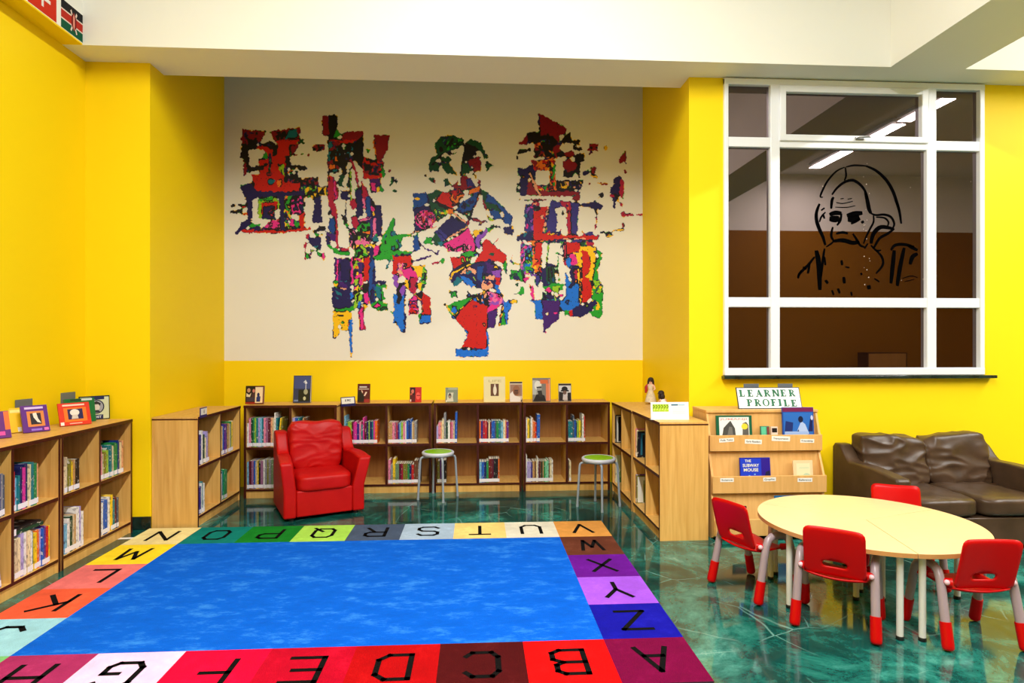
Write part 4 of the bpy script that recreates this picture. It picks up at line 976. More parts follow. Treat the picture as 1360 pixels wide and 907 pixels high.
# second column, lower
Pg(5, 'p', 95, 20, 240, 25, 240, 210, 200, 280, 130, 275, 95, 210); Pg(5, 'n', 140, 30, 225, 35, 225, 270, 145, 205); Ln(5, 'f', 16, 118, 30, 118, 205); Ln(5, 'f', 20, 245, 20, 245, 240); Pg(5, 'r', 345, 15, 395, 15, 390, 210, 340, 210); Pg(5, 'd', 395, 60, 420, 20, 440, 60, 440, 400, 400, 420, 385, 300)
Pg(5, 'n', 435, 60, 440, 170, 415, 260, 440, 300, 430, 400, 400, 400); Sp(5, 'ylfxo', 3.4, 250, 20, 345, 20, 340, 300, 260, 300); Pg(5, 'p', 290, 60, 340, 50, 330, 160, 300, 150); Pg(5, 'f', 300, 150, 335, 150, 330, 250, 310, 260)
Pg(5, 'g', 430, 0, 590, 0, 600, 30, 440, 30); Pg(5, 'n', 70, 270, 140, 290, 235, 300, 240, 440, 150, 460, 80, 440); Sp(5, 'nntn', 3.6, 100, 280, 235, 300, 230, 360, 110, 370); Pg(5, 'y', 80, 210, 130, 240, 120, 270, 90, 260); El(5, 'g', 100, 222, 20, 16); Ln(5, 't', 8, 135, 215, 205, 215); Ln(5, 's', 8, 140, 285, 235, 290)
Pg(5, 'b', 210, 320, 270, 310, 270, 360, 235, 370); Pg(5, 'v', 240, 320, 275, 320, 270, 345); Pg(5, 'l', 265, 330, 300, 310, 330, 330, 320, 420, 290, 450, 265, 450); Ln(5, 'x', 8, 285, 400, 290, 345, 310, 310); Pg(5, 'b', 290, 400, 325, 380, 315, 450, 290, 450)
Pg(5, 'f', 335, 240, 385, 240, 385, 410, 345, 410); Pg(5, 'x', 345, 240, 380, 240, 370, 320, 340, 320); Pg(5, 'g', 440, 250, 545, 250, 525, 370, 480, 400, 450, 300); Pg(5, 't', 440, 260, 490, 265, 500, 390, 460, 360); Pg(5, 'w', 500, 260, 530, 265, 555, 390, 530, 390); Ln(5, 'n', 16, 425, 235, 470, 222, 530, 232)
Pg(5, 'g', 400, 430, 440, 390, 545, 405, 550, 470, 470, 470); Pg(5, 'f', 425, 430, 470, 400, 490, 430, 450, 450); Pg(5, 'k', 500, 440, 545, 440, 540, 470, 490, 468); Pg(5, 'g', 90, 455, 250, 440, 265, 400, 260, 465, 110, 480)
Pg(5, 'y', 80, 480, 240, 480, 235, 545, 150, 560, 120, 600, 135, 660, 95, 720, 80, 700); Sp(5, 'ywy', 2.6, 140, 560, 220, 560, 210, 640, 150, 640); Ln(5, 'x', 6, 95, 520, 165, 510); Ln(5, 'b', 20, 235, 555, 230, 650, 238, 820); Ln(5, 'y', 14, 235, 835, 236, 865)
Pg(5, 'c', 300, 450, 345, 440, 345, 560, 360, 640, 310, 635, 300, 520); Pg(5, 'f', 305, 460, 335, 455, 340, 620, 320, 630); Pg(5, 'y', 340, 420, 390, 430, 350, 470); Pg(5, 'g', 575, 480, 600, 480, 600, 510)
Pg(5, 'r', 600, 0, 755, 5, 755, 60, 730, 70, 680, 160, 590, 160); Pg(5, 'v', 595, 160, 640, 170, 640, 280, 605, 260); Sp(5, 'Pfsr', 3.2, 640, 60, 720, 60, 720, 170, 630, 170); Pg(5, 'f', 690, 110, 750, 95, 810, 170, 800, 260, 780, 330, 740, 320, 750, 230, 700, 180); Pg(5, 'c', 745, 180, 805, 190, 780, 320, 745, 320)
Pg(5, 'y', 750, 80, 870, 85, 850, 200, 810, 180, 770, 100); Pg(5, 'y', 695, 200, 735, 220, 730, 300, 700, 260); Sp(5, 'gkl', 3, 860, 90, 895, 140, 880, 230, 850, 300, 830, 220); Pg(5, 'y', 805, 235, 845, 240, 840, 300, 810, 290); Pg(5, 'x', 800, 320, 850, 310, 840, 370, 800, 370)
Pg(5, 'b', 600, 330, 700, 330, 700, 655, 680, 655, 630, 600, 620, 560, 600, 580); Pg(5, 'w', 600, 585, 625, 560, 630, 610); Ln(5, 'n', 12, 698, 300, 698, 650); Pg(5, 'v', 620, 260, 700, 260, 690, 330, 640, 370); Ln(5, 'x', 26, 695, 240, 650, 260, 640, 300, 660, 350, 640, 400)
Pg(5, 'f', 730, 370, 800, 340, 815, 490, 735, 505); Sp(5, 'frPr', 3, 735, 390, 810, 380, 810, 500, 730, 500); Pg(5, 'r', 850, 310, 918, 360, 918, 505, 840, 505); Ln(5, 'o', 10, 790, 330, 845, 400, 845, 480); Pg(5, 'b', 830, 515, 920, 505, 920, 570, 830, 585); Ln(5, 'n', 8, 830, 580, 905, 575); Pg(5, 'g', 815, 500, 845, 505, 825, 560)
Ln(5, 'p', 8, 770, 45, 850, 25, 915, 0); Ln(5, 'c', 7, 935, 70, 990, 55); El(5, 'g', 1025, 45, 18, 20)
# middle figure, head
Pg(6, 'k', 280, 270, 275, 190, 320, 130, 430, 100, 550, 150, 545, 200, 440, 250, 330, 290); Sp(6, 'kgkx', 3.2, 290, 180, 420, 115, 540, 160, 520, 210, 330, 270); Pg(6, 'k', 215, 400, 240, 320, 330, 280, 300, 340, 250, 380, 240, 470, 220, 460); El(6, 'k', 285, 415, 30, 40)
Pg(6, 'k', 320, 330, 400, 310, 440, 340, 400, 365, 340, 355); Ln(6, 'x', 10, 400, 290, 480, 275); Pg(6, 'k', 320, 370, 410, 375, 490, 490, 380, 470); Pg(6, 'x', 560, 200, 640, 200, 680, 260, 620, 330, 535, 360); Pg(6, 'k', 570, 185, 620, 145, 720, 180, 750, 270, 755, 350, 730, 280, 650, 210)
Pg(6, 'm', 590, 360, 640, 330, 710, 310, 710, 455, 650, 460, 640, 410, 600, 410); El(6, 'w', 665, 290, 24, 30); El(6, 'x', 662, 290, 8, 16); Pg(6, 'k', 530, 380, 590, 380, 625, 440, 600, 470, 530, 480); Ln(6, 'x', 9, 560, 200, 520, 490); Ln(6, 'w', 7, 600, 345, 640, 390)
for k in range(4): Ln(6, 'k', 7, 760, 400 + k * 4, 780 + k * 20, 360 + k * 14); Ln(6, 'k', 6, 775 + k * 8, 445 - k * 14, 770 + k * 20, 370 + k * 6)
El(6, 'x', 185, 492, 9, 10); Pg(6, 'k', 210, 520, 260, 510, 270, 570, 240, 560); Pg(6, 'm', 250, 520, 275, 540, 272, 580); El(6, 'k', 770, 312, 16, 14)
Pg(6, 'k', 365, 520, 400, 515, 410, 560, 430, 580, 370, 600); Ln(6, 'k', 8, 640, 485, 665, 495, 660, 520); Pg(6, 'm', 690, 535, 710, 540, 715, 600, 690, 580)
# middle figure, body
Pg(7, 'r', 275, 130, 340, 50, 540, 10, 560, 60, 500, 140, 440, 190); Sp(7, 'rmro', 3.4, 400, 20, 550, 10, 550, 90, 440, 180); Pg(6, 'm', 430, 600, 550, 490, 600, 520, 640, 600, 540, 640); Pg(6, 'i', 570, 540, 620, 520, 660, 590, 590, 600); Pg(6, 'o', 590, 640, 710, 590, 700, 650, 600, 680); Pg(6, 'w', 495, 530, 525, 520, 520, 600, 495, 600)
Pg(7, 'd', 65, 50, 190, 45, 205, 130, 150, 170, 70, 200); El(7, 'y', 100, 103, 26, 10); Pg(7, 'k', 200, 60, 300, 15, 350, 30, 280, 100, 230, 130); Pg(7, 'n', 70, 200, 180, 170, 250, 190, 280, 320, 200, 390, 80, 415)
El(7, 'f', 178, 302, 96, 92); El(7, 'c', 185, 302, 84, 80); Sp(7, 'fPco', 3.2, 100, 290, 170, 220, 260, 260, 250, 350, 190, 385, 120, 350); El(7, 'p', 190, 300, 14, 14)
Pg(7, 'k', 220, 130, 300, 150, 400, 210, 380, 250, 300, 330, 270, 260, 230, 200); Sp(7, 'klgky', 3.2, 270, 190, 400, 220, 390, 260, 300, 320); Pg(7, 'x', 280, 120, 400, 190, 390, 205, 330, 180); Pg(7, 'o', 400, 200, 450, 205, 440, 245, 410, 240)
Pg(7, 'd', 500, 160, 690, 30, 690, 90, 600, 240, 480, 220); Sp(7, 'dndk', 3.6, 500, 170, 660, 80, 600, 240, 500, 225); Ln(7, 'x', 9, 460, 210, 640, 300, 770, 325); Pg(7, 'm', 640, 290, 770, 325, 640, 320); Ln(7, 'x', 10, 720, 20, 640, 200, 600, 310); Ln(7, 'o', 8, 700, 70, 655, 180)
Pg(7, 'k', 715, 20, 790, 50, 780, 180, 740, 130); Pg(7, 'd', 780, 50, 920, 170, 1020, 280, 1000, 350, 930, 320, 940, 240, 870, 180, 760, 140); Pg(7, 'k', 760, 130, 870, 170, 920, 230, 900, 250, 840, 195, 780, 200); Pg(7, 'd', 790, 215, 880, 215, 920, 300, 850, 295); Pg(7, 'l', 770, 250, 800, 290, 840, 300, 830, 320, 790, 300); Ln(7, 'm', 12, 740, 120, 770, 210)
Pg(7, 'x', 800, 350, 900, 370, 910, 390, 840, 380); Pg(7, 'n', 940, 380, 1010, 370, 1010, 450, 940, 430); Ln(7, 'y', 6, 1020, 360, 1020, 460); El(7, 'm', 585, 335, 16, 20); El(7, 'm', 710, 355, 14, 8); Pg(7, 's', 440, 245, 470, 240, 580, 330, 570, 345)
Pg(7, 'n', 310, 380, 430, 265, 570, 360, 400, 470); Pg(7, 'i', 280, 410, 310, 390, 400, 470, 340, 520); Ln(7, 'n', 8, 300, 420, 370, 490); Ln(7, 'n', 8, 330, 395, 400, 465); Ln(7, 's', 10, 350, 515, 400, 480, 590, 375); Pg(7, 'k', 270, 420, 340, 530, 280, 550, 250, 480); Pg(7, 't', 300, 520, 400, 510, 330, 560)
Pg(7, 'f', 350, 545, 600, 385, 660, 540, 670, 610, 560, 600, 520, 610, 400, 600); Sp(7, 'fffPxf', 3, 360, 550, 660, 540, 670, 610, 400, 605); Pg(7, 'y', 640, 420, 740, 390, 660, 480); Pg(7, 'v', 655, 490, 770, 390, 840, 390, 720, 480, 700, 590, 670, 540); Pg(7, 'g', 770, 380, 840, 385, 790, 430)
Pg(7, 'g', 165, 530, 190, 470, 240, 480, 250, 535); Ln(7, 'p', 9, 125, 520, 180, 590, 250, 600, 290, 640, 320, 600); Pg(7, 'd', 65, 460, 110, 440, 130, 590, 65, 610); Ln(7, 's', 10, 70, 430, 180, 400, 290, 370); Ln(7, 'p', 10, 65, 700, 160, 675, 230, 650); El(7, 'g', 350, 705, 18, 20); Ln(7, 'c', 7, 245, 725, 310, 712)
Pg(7, 'r', 420, 665, 560, 665, 600, 700, 450, 780); Sp(7, 'rlry', 3, 520, 640, 620, 640, 620, 700, 500, 720); Pg(7, 'g', 510, 640, 600, 605, 690, 620, 660, 660, 560, 660); Pg(7, 'r', 650, 725, 730, 600, 730, 530, 775, 490, 965, 655, 940, 720, 800, 690); Ln(7, 'r', 7, 880, 480, 840, 540); El(7, 'k', 820, 635, 26, 12); Pg(7, 'b', 640, 640, 690, 620, 670, 660)
# middle figure, mask and drapery
Pg(8, 'n', 105, 170, 150, 110, 260, 70, 400, 50, 450, 30, 540, 90, 560, 110, 545, 250, 480, 280, 360, 280, 260, 240, 210, 190, 130, 230); Ln(8, 'y', 18, 118, 200, 140, 150, 240, 95, 290, 75); Pg(8, 's', 190, 150, 280, 85, 340, 120, 330, 160); El(8, 't', 275, 140, 30, 18); El(8, 'o', 262, 130, 10, 8); Pg(8, 'b', 200, 170, 260, 180, 350, 250, 300, 270, 240, 230)
Pg(8, 't', 140, 215, 180, 180, 215, 200, 190, 250, 150, 260); Pg(8, 'd', 340, 90, 400, 80, 390, 230, 350, 200); Pg(8, 'p', 420, 50, 520, 80, 500, 150, 430, 150); Pg(8, 'v', 470, 130, 550, 110, 550, 180, 500, 180); Pg(8, 's', 410, 170, 500, 160, 490, 210, 430, 200); Pg(8, 'r', 500, 185, 548, 180, 545, 250, 510, 240); Pg(8, 'g', 390, 200, 415, 150, 410, 200); El(8, 'y', 510, 95, 20, 16); Ln(8, 'l', 6, 290, 150, 340, 220)
Pg(8, 's', 375, 250, 400, 210, 470, 220, 490, 260, 440, 290, 390, 290); Pg(8, 'm', 400, 225, 470, 230, 440, 250); Pg(8, 'b', 500, 240, 540, 250, 545, 320, 575, 340, 560, 370, 510, 340); Sp(8, 'xbysn', 3.4, 250, 340, 340, 330, 430, 290, 440, 390, 380, 420, 310, 390); Sp(8, 'PfvPw', 3.4, 430, 300, 560, 330, 580, 400, 540, 430, 440, 420); Ln(8, 'x', 14, 270, 305, 300, 350, 350, 345)
Pg(8, 'g', 90, 430, 140, 405, 300, 345, 310, 370, 160, 510, 120, 510); Pg(8, 'b', 130, 430, 170, 430, 180, 480, 130, 490); Ln(8, 'y', 10, 80, 420, 110, 460, 150, 510, 300, 375); El(8, 'x', 70, 420, 9, 6)
Pg(8, 'r', 155, 540, 230, 440, 310, 375, 390, 420, 435, 420, 430, 800, 215, 785, 285, 660, 220, 610); El(8, 'm', 325, 432, 16, 12); El(8, 'o', 410, 590, 12, 14); El(8, 'w', 235, 475, 7, 6); El(8, 'w', 330, 505, 9, 6); Pg(8, 'b', 235, 625, 275, 655, 265, 690); Pg(8, 'b', 120, 510, 155, 520, 150, 545)
Pg(8, 'b', 165, 800, 210, 800, 350, 810, 425, 800, 435, 640, 445, 700, 445, 860, 165, 868); Pg(8, 'p', 440, 490, 525, 455, 495, 620, 440, 610); Pg(8, 'f', 440, 430, 530, 420, 520, 450, 440, 480); Pg(8, 'w', 520, 470, 545, 450, 545, 600, 520, 610); Ln(8, 'm', 9, 560, 440, 535, 600); Pg(8, 'g', 570, 460, 600, 590, 545, 595); Pg(8, 'b', 575, 395, 620, 390, 650, 440, 620, 470, 605, 600, 575, 460); Ln(8, 'y', 8, 570, 440, 545, 590)
El(8, 'y', 665, 390, 26, 14); El(8, 'x', 625, 395, 10, 14); Sp(8, 'xgk', 2.6, 95, 285, 175, 285, 175, 350, 130, 350); Pg(8, 'w', 95, 285, 175, 285, 175, 300, 95, 300)
Pg(8, 'g', 640, 150, 740, 125, 740, 160, 660, 190); Pg(8, 'k', 655, 60, 720, 60, 735, 70, 660, 75); Pg(8, 'g', 575, 60, 600, 40, 600, 150, 580, 130); Sp(8, 'gkn', 3.2, 640, 120, 745, 130, 745, 210, 640, 180); Pg(8, 'f', 725, 0, 755, 0, 760, 140, 730, 130); Pg(8, 'b', 755, 10, 777, 10, 777, 110, 755, 110); El(8, 'k', 690, 252, 10, 10); Pg(8, 'g', 720, 260, 750, 270, 745, 330, 660, 325, 720, 310); Ln(8, 'x', 9, 600, 120, 600, 155)
# right figure, top
Pg(9, 'm', 300, 40, 565, 185, 540, 240, 500, 245, 490, 340, 440, 270, 310, 260); Ln(9, 'x', 8, 292, 50, 300, 230); Pg(9, 'x', 185, 220, 295, 222, 290, 260, 190, 320); Pg(9, 'm', 105, 320, 140, 310, 180, 245, 190, 330, 170, 345, 105, 340); Pg(9, 'x', 200, 340, 300, 260, 380, 240, 470, 310, 450, 330, 380, 290, 300, 300)
Pg(9, 'r', 260, 330, 310, 320, 330, 380, 320, 470, 260, 470); Sp(9, 'xmxow', 3, 250, 330, 470, 310, 470, 470, 250, 470); Pg(9, 'x', 320, 310, 430, 310, 430, 400, 330, 390); El(9, 'w', 365, 330, 14, 8); El(9, 'w', 395, 330, 14, 8); El(9, 'x', 375, 430, 30, 34); Pg(9, 'm', 440, 350, 500, 345, 500, 410, 460, 470, 440, 440)
Pg(9, 'x', 500, 335, 545, 250, 600, 230, 610, 300, 690, 290, 690, 350, 650, 340, 580, 320); Pg(9, 'x', 465, 420, 530, 400, 540, 460, 470, 460); Pg(9, 'm', 540, 420, 620, 400, 640, 430, 600, 470, 560, 460); Pg(9, 'x', 640, 440, 730, 420, 730, 500, 690, 510, 685, 660, 650, 610, 620, 660, 530, 650, 540, 600, 600, 570, 660, 560); Pg(9, 'm', 520, 500, 600, 480, 665, 540, 650, 580, 570, 610, 530, 560)
Pg(9, 'x', 655, 375, 700, 370, 720, 395, 660, 400); El(9, 'x', 638, 370, 14, 18); Pg(9, 'x', 95, 400, 215, 375, 215, 395, 130, 430, 95, 425); El(9, 'x', 88, 470, 10, 14); Pg(9, 'n', 90, 560, 160, 575, 210, 535, 265, 600, 260, 680, 210, 640, 150, 640, 90, 640); Pg(9, 'n', 120, 660, 200, 650, 180, 750, 170, 830, 115, 830, 115, 720); Ln(9, 'x', 10, 90, 710, 82, 800)
Pg(9, 'o', 225, 500, 445, 480, 450, 720, 460, 790, 250, 790, 265, 740, 400, 730, 400, 590, 265, 580); Sp(9, 'orym', 3.4, 230, 500, 450, 490, 440, 580, 240, 580); Pg(9, 'g', 430, 540, 455, 530, 455, 660, 430, 650); Sp(9, 'orgmy', 3.2, 260, 740, 460, 730, 460, 800, 280, 800); Pg(9, 'y', 400, 490, 440, 540, 430, 580, 410, 540); Sp(9, 'rog', 3.2, 400, 580, 455, 580, 455, 740, 400, 740)
Pg(9, 'm', 180, 740, 210, 690, 270, 790, 450, 790, 640, 790, 685, 800, 685, 880, 600, 870, 660, 820, 610, 840, 180, 835); Ln(9, 's', 26, 210, 620, 260, 740, 305, 830); Ln(9, 'm', 12, 165, 878, 360, 872); Pg(9, 'x', 465, 690, 590, 685, 590, 780, 475, 785); Sp(9, 'yxys', 3, 500, 705, 580, 700, 580, 760, 500, 770); Pg(9, 'x', 610, 685, 720, 690, 705, 775, 610, 775); Sp(9, 'ysx', 3.4, 625, 700, 705, 700, 695, 760, 625, 760)
Pg(9, 'm', 770, 400, 790, 330, 865, 335, 865, 400); El(9, 'w', 800, 375, 14, 12); El(9, 'w', 848, 370, 14, 12); El(9, 'm', 795, 425, 16, 8); El(9, 'y', 938, 375, 14, 22); Pg(9, 'm', 1060, 500, 1090, 450, 1135, 400, 1130, 450, 1140, 530, 1100, 500, 1070, 520); El(9, 'm', 1125, 600, 14, 20)
Pg(9, 'n', 725, 600, 778, 590, 775, 632, 725, 630); Pg(9, 'm', 795, 560, 840, 565, 835, 630, 800, 620); Ln(9, 'y', 12, 800, 640, 845, 655); El(9, 'm', 787, 713, 12, 12); Ln(9, 'm', 12, 860, 715, 945, 712); El(9, 'x', 895, 830, 20, 24); Ln(9, 'y', 5, 850, 860, 880, 850)
Pg(10, 'n', 985, 140, 1010, 130, 1010, 60, 1055, 30, 1080, 30, 1075, 160, 1060, 225, 1040, 200, 990, 190); Pg(10, 'c', 1080, 60, 1115, 80, 1110, 240, 1075, 220); Pg(10, 'n', 1005, 220, 1035, 215, 1030, 340, 1010, 330); El(10, 'c', 1000, 220, 20, 16); Ln(10, 'y', 14, 1055, 220, 1060, 270)
Pg(10, 'n', 700, 295, 840, 275, 905, 310, 890, 350, 830, 345, 740, 320, 710, 330); Ln(10, 'x', 10, 845, 350, 850, 430); Ln(10, 'c', 10, 852, 430, 840, 535); El(10, 'c', 1105, 395, 24, 26); Ln(10, 'c', 16, 1120, 398, 1195, 402); Ln(10, 'c', 14, 1240, 400, 1290, 402); El(10, 'c', 1095, 306, 16, 12); El(10, 'm', 1108, 503, 12, 18); Ln(10, 'y', 12, 1010, 555, 1110, 545); Pg(10, 'x', 885, 570, 960, 560, 1000, 570, 980, 590, 930, 580); Ln(10, 'y', 10, 950, 605, 1015, 605); El(10, 'x', 108, 256, 9, 9)
# right figure, middle
Pg(10, 'i', 165, 300, 240, 300, 240, 560, 160, 560); Sp(10, 'fivin', 4, 180, 320, 240, 320, 240, 570, 170, 560); El(10, 't', 170, 410, 18, 20); El(10, 'c', 265, 300, 36, 22); El(10, 's', 262, 300, 16, 12); Pg(10, 'x', 240, 320, 310, 320, 310, 345, 240, 350); Pg(10, 'r', 240, 365, 300, 360, 330, 325, 385, 325, 350, 470, 320, 580, 245, 590); Pg(10, 's', 310, 410, 340, 400, 345, 440, 320, 440); Ln(10, 's', 16, 385, 330, 340, 560)
Pg(10, 'i', 405, 265, 560, 280, 550, 320, 450, 330, 470, 440, 460, 565, 365, 565, 375, 480, 400, 360); Pg(10, 'c', 500, 270, 560, 270, 560, 320, 510, 320); Pg(10, 'c', 560, 270, 610, 275, 605, 590, 570, 590); Ln(10, 'o', 8, 572, 300, 575, 400); Pg(10, 'i', 600, 285, 685, 285, 665, 480, 665, 590, 610, 585); El(10, 'x', 525, 385, 9, 16)
Pg(10, 'r', 240, 590, 380, 580, 400, 545, 400, 590, 530, 600, 600, 595, 700, 605, 870, 600, 870, 640, 540, 635, 400, 645, 240, 650); Ln(10, 'r', 10, 505, 550, 510, 600); Ln(10, 'y', 10, 390, 590, 490, 575); Ln(10, 's', 10, 530, 632, 740, 632); Pg(10, 'n', 80, 600, 180, 580, 240, 570, 240, 630, 90, 650); Sp(10, 'ntk', 4, 120, 580, 240, 565, 235, 630, 130, 620); Pg(10, 'i', 740, 580, 810, 560, 820, 595, 740, 595); Ln(10, 'c', 12, 715, 555, 730, 600)
# right figure, lower
Pg(11, 'P', 108, 80, 130, 75, 135, 350, 110, 340); Sp(11, 'fPvPt', 3.4, 108, 90, 215, 110, 215, 350, 115, 360); Sp(11, 'ngtlb', 3.6, 140, 130, 215, 120, 215, 340, 150, 340); Ln(11, 'o', 14, 170, 68, 290, 70); Ln(11, 'o', 12, 215, 80, 215, 300); Pg(11, 'r', 230, 80, 290, 80, 285, 250, 230, 240); Sp(11, 'ryro', 3.4, 220, 220, 290, 220, 285, 340, 225, 330)
Ln(11, 'g', 8, 300, 75, 475, 72); Ln(11, 'l', 6, 350, 80, 325, 270); Ln(11, 'l', 6, 465, 80, 450, 130); Ln(11, 'g', 8, 410, 170, 460, 190); Ln(11, 'g', 5, 428, 200, 435, 400); Ln(11, 'c', 12, 488, 75, 488, 270); Ln(11, 's', 6, 480, 80, 480, 240)
Pg(11, 'r', 500, 80, 620, 75, 615, 185, 580, 170, 505, 185); Pg(11, 'f', 510, 185, 570, 170, 610, 185, 590, 260, 540, 270, 560, 220); Pg(11, 'b', 490, 215, 540, 210, 540, 270, 515, 300, 500, 260); Pg(11, 'y', 590, 200, 625, 120, 700, 110, 760, 120, 745, 300, 720, 410, 690, 380, 600, 400, 570, 330, 600, 280); Pg(11, 'f', 560, 280, 610, 290, 600, 350, 565, 330)
Pg(11, 'g', 750, 120, 800, 165, 800, 230, 765, 310, 770, 380, 810, 440, 810, 690, 790, 735, 740, 720, 700, 680, 760, 650, 770, 580, 720, 560, 735, 400, 740, 300, 780, 200); Sp(11, 'gglgy', 4.2, 730, 400, 805, 430, 805, 680, 720, 640); Ln(11, 'g', 7, 735, 155, 760, 155); Ln(11, 'g', 7, 725, 255, 750, 262); Pg(11, 'l', 730, 400, 790, 400, 760, 480)
El(11, 'r', 645, 260, 64, 112); El(11, 'r', 650, 480, 72, 112); Pg(11, 'y', 560, 160, 636, 160, 632, 600, 590, 600, 600, 400); Pg(11, 'f', 520, 190, 580, 180, 600, 250, 560, 275); Ln(11, 'o', 12, 625, 300, 625, 560); Pg(11, 'b', 490, 340, 540, 430, 610, 430, 610, 660, 520, 650, 450, 670, 450, 600, 500, 540); Sp(11, 'bdb', 3.8, 450, 580, 610, 580, 610, 660, 450, 660)
Ln(11, 'n', 26, 595, 295, 560, 290, 540, 330, 560, 400, 555, 440, 535, 455); Pg(11, 'c', 570, 310, 600, 320, 600, 400, 575, 400); Pg(11, 'n', 285, 300, 330, 300, 340, 430, 300, 450); Pg(11, 'k', 320, 290, 400, 285, 410, 430, 330, 440); Ln(11, 't', 10, 345, 300, 350, 430); Ln(11, 'd', 9, 370, 300, 390, 420); Pg(11, 'n', 325, 270, 370, 262, 435, 280, 330, 285); Ln(11, 'o', 8, 420, 300, 430, 360)
Pg(11, 'g', 290, 460, 400, 430, 480, 440, 470, 480, 420, 500, 320, 480); Pg(11, 'f', 310, 490, 340, 460, 380, 490, 350, 515); Pg(11, 'l', 380, 460, 450, 450, 430, 510, 390, 490); Pg(11, 'p', 295, 560, 440, 570, 440, 730, 305, 845); Pg(11, 'n', 295, 510, 390, 540, 450, 545, 440, 580, 300, 570); Ln(11, 't', 10, 295, 510, 340, 570, 440, 570); Pg(11, 'f', 430, 520, 480, 530, 450, 550); Ln(11, 'l', 5, 395, 500, 410, 580)
El(11, 'w', 335, 692, 14, 14); El(11, 'f', 405, 680, 16, 10); Pg(11, 'n', 560, 650, 620, 610, 650, 620, 745, 575, 770, 600, 680, 690, 610, 722, 560, 715); Pg(11, 'g', 485, 670, 520, 655, 520, 710, 490, 705); Pg(11, 'r', 525, 665, 560, 660, 565, 720, 530, 715); El(11, 'l', 675, 622, 14, 8)
Pg(11, 'b', 175, 570, 230, 580, 290, 560, 295, 740, 235, 735, 230, 600); Pg(11, 'f', 185, 470, 215, 450, 230, 560, 210, 570); Ln(11, 'o', 8, 180, 430, 200, 500); Pg(11, 'i', 230, 350, 280, 345, 260, 460, 235, 430); Ln(11, 'v', 10, 200, 360, 280, 350, 275, 420); Ln(11, 'g', 10, 40, 260, 120, 262); Pg(11, 'k', 20, 320, 120, 315, 120, 400, 20, 380); Sp(11, 'kgn', 3.2, 20, 320, 130, 320, 140, 420, 20, 390); Pg(11, 'f', 120, 390, 180, 370, 150, 430); Pg(11, 'g', 100, 460, 135, 470, 130, 525, 45, 515, 100, 510); El(11, 'k', 72, 448, 9, 9); El(11, 'f', 325, 852, 6, 7)
Ln(11, 'o', 4, 35, 160, 30, 230); El(11, 'i', 24, 238, 9, 9); Pg(11, 'k', 630, 65, 660, 70, 650, 115, 625, 100); Pg(11, 'c', 665, 65, 735, 75, 730, 115, 680, 100); Pg(11, 'i', 550, 60, 640, 55, 650, 75, 560, 75)

# close pinholes, then break some borders with the dark ink of the print and a few bright fringes
def shift(a, dy, dx, fill=-1):
    o = np.full_like(a, fill); h, w = a.shape
    o[max(dy, 0):h + min(dy, 0), max(dx, 0):w + min(dx, 0)] = a[max(-dy, 0):h + min(-dy, 0), max(-dx, 0):w + min(-dx, 0)]
    return o
NB = [(-1, 0), (1, 0), (0, -1), (0, 1), (-1, -1), (1, 1), (-1, 1), (1, -1)]
for _ in range(2):
    sh = [shift(IMG, *d) for d in NB]; cnt = sum((q >= 0).astype(int) for q in sh); new = IMG.copy()
    for q in sh: new = np.where((new < 0) & (cnt >= 5) & (q >= 0), q, new)
    IMG = new
grow = lattice(3.2, 1)
P0 = IMG >= 0; Dm = P0.copy()
for _ in range(2): Dm = Dm | np.logical_or.reduce([shift(Dm.astype(int), *d, fill=0) > 0 for d in NB[:4]])
for _ in range(2): Dm = Dm & np.logical_and.reduce([shift(Dm.astype(int), *d, fill=1) > 0 for d in NB[:4]])
gap = Dm & ~P0; ga = lattice(4, 1)
IMG[gap] = KEYS.index('n'); IMG[gap & (ga > .15)] = KEYS.index('x'); IMG[gap & (ga < -.38)] = KEYS.index('g'); IMG[gap & (ga < -.62)] = KEYS.index('o')
sh = [shift(IMG, *d) for d in NB]; cnt = sum((q >= 0).astype(int) for q in sh); new = IMG.copy()
for q in sh: new = np.where((new < 0) & (cnt >= 2) & (grow > .1) & (q >= 0), np.where(grow > .45, KEYS.index('n'), q), new)
IMG = new
edge_in = np.zeros(IMG.shape, bool); edge_out = np.zeros(IMG.shape, bool)
for d in NB[:4]:
    q = shift(IMG, *d); edge_in |= (IMG >= 0) & (q >= 0) & (q != IMG); edge_out |= (IMG >= 0) & (q < 0)
na = lattice(7, 1); nb_ = lattice(5, 1)
IMG[edge_in & (na > .12)] = KEYS.index('x'); IMG[edge_in & (na < -.45)] = KEYS.index('n')
IMG[edge_out & (nb_ > .5)] = KEYS.index('y'); IMG[edge_out & (nb_ < -.35)] = KEYS.index('n'); IMG[edge_out & (na > .55) & (nb_ < .2)] = KEYS.index('g')
dots = nr.rand(*IMG.shape) < .012
IMG[dots & (IMG >= 0) & ~edge_out] = KEYS.index('x')

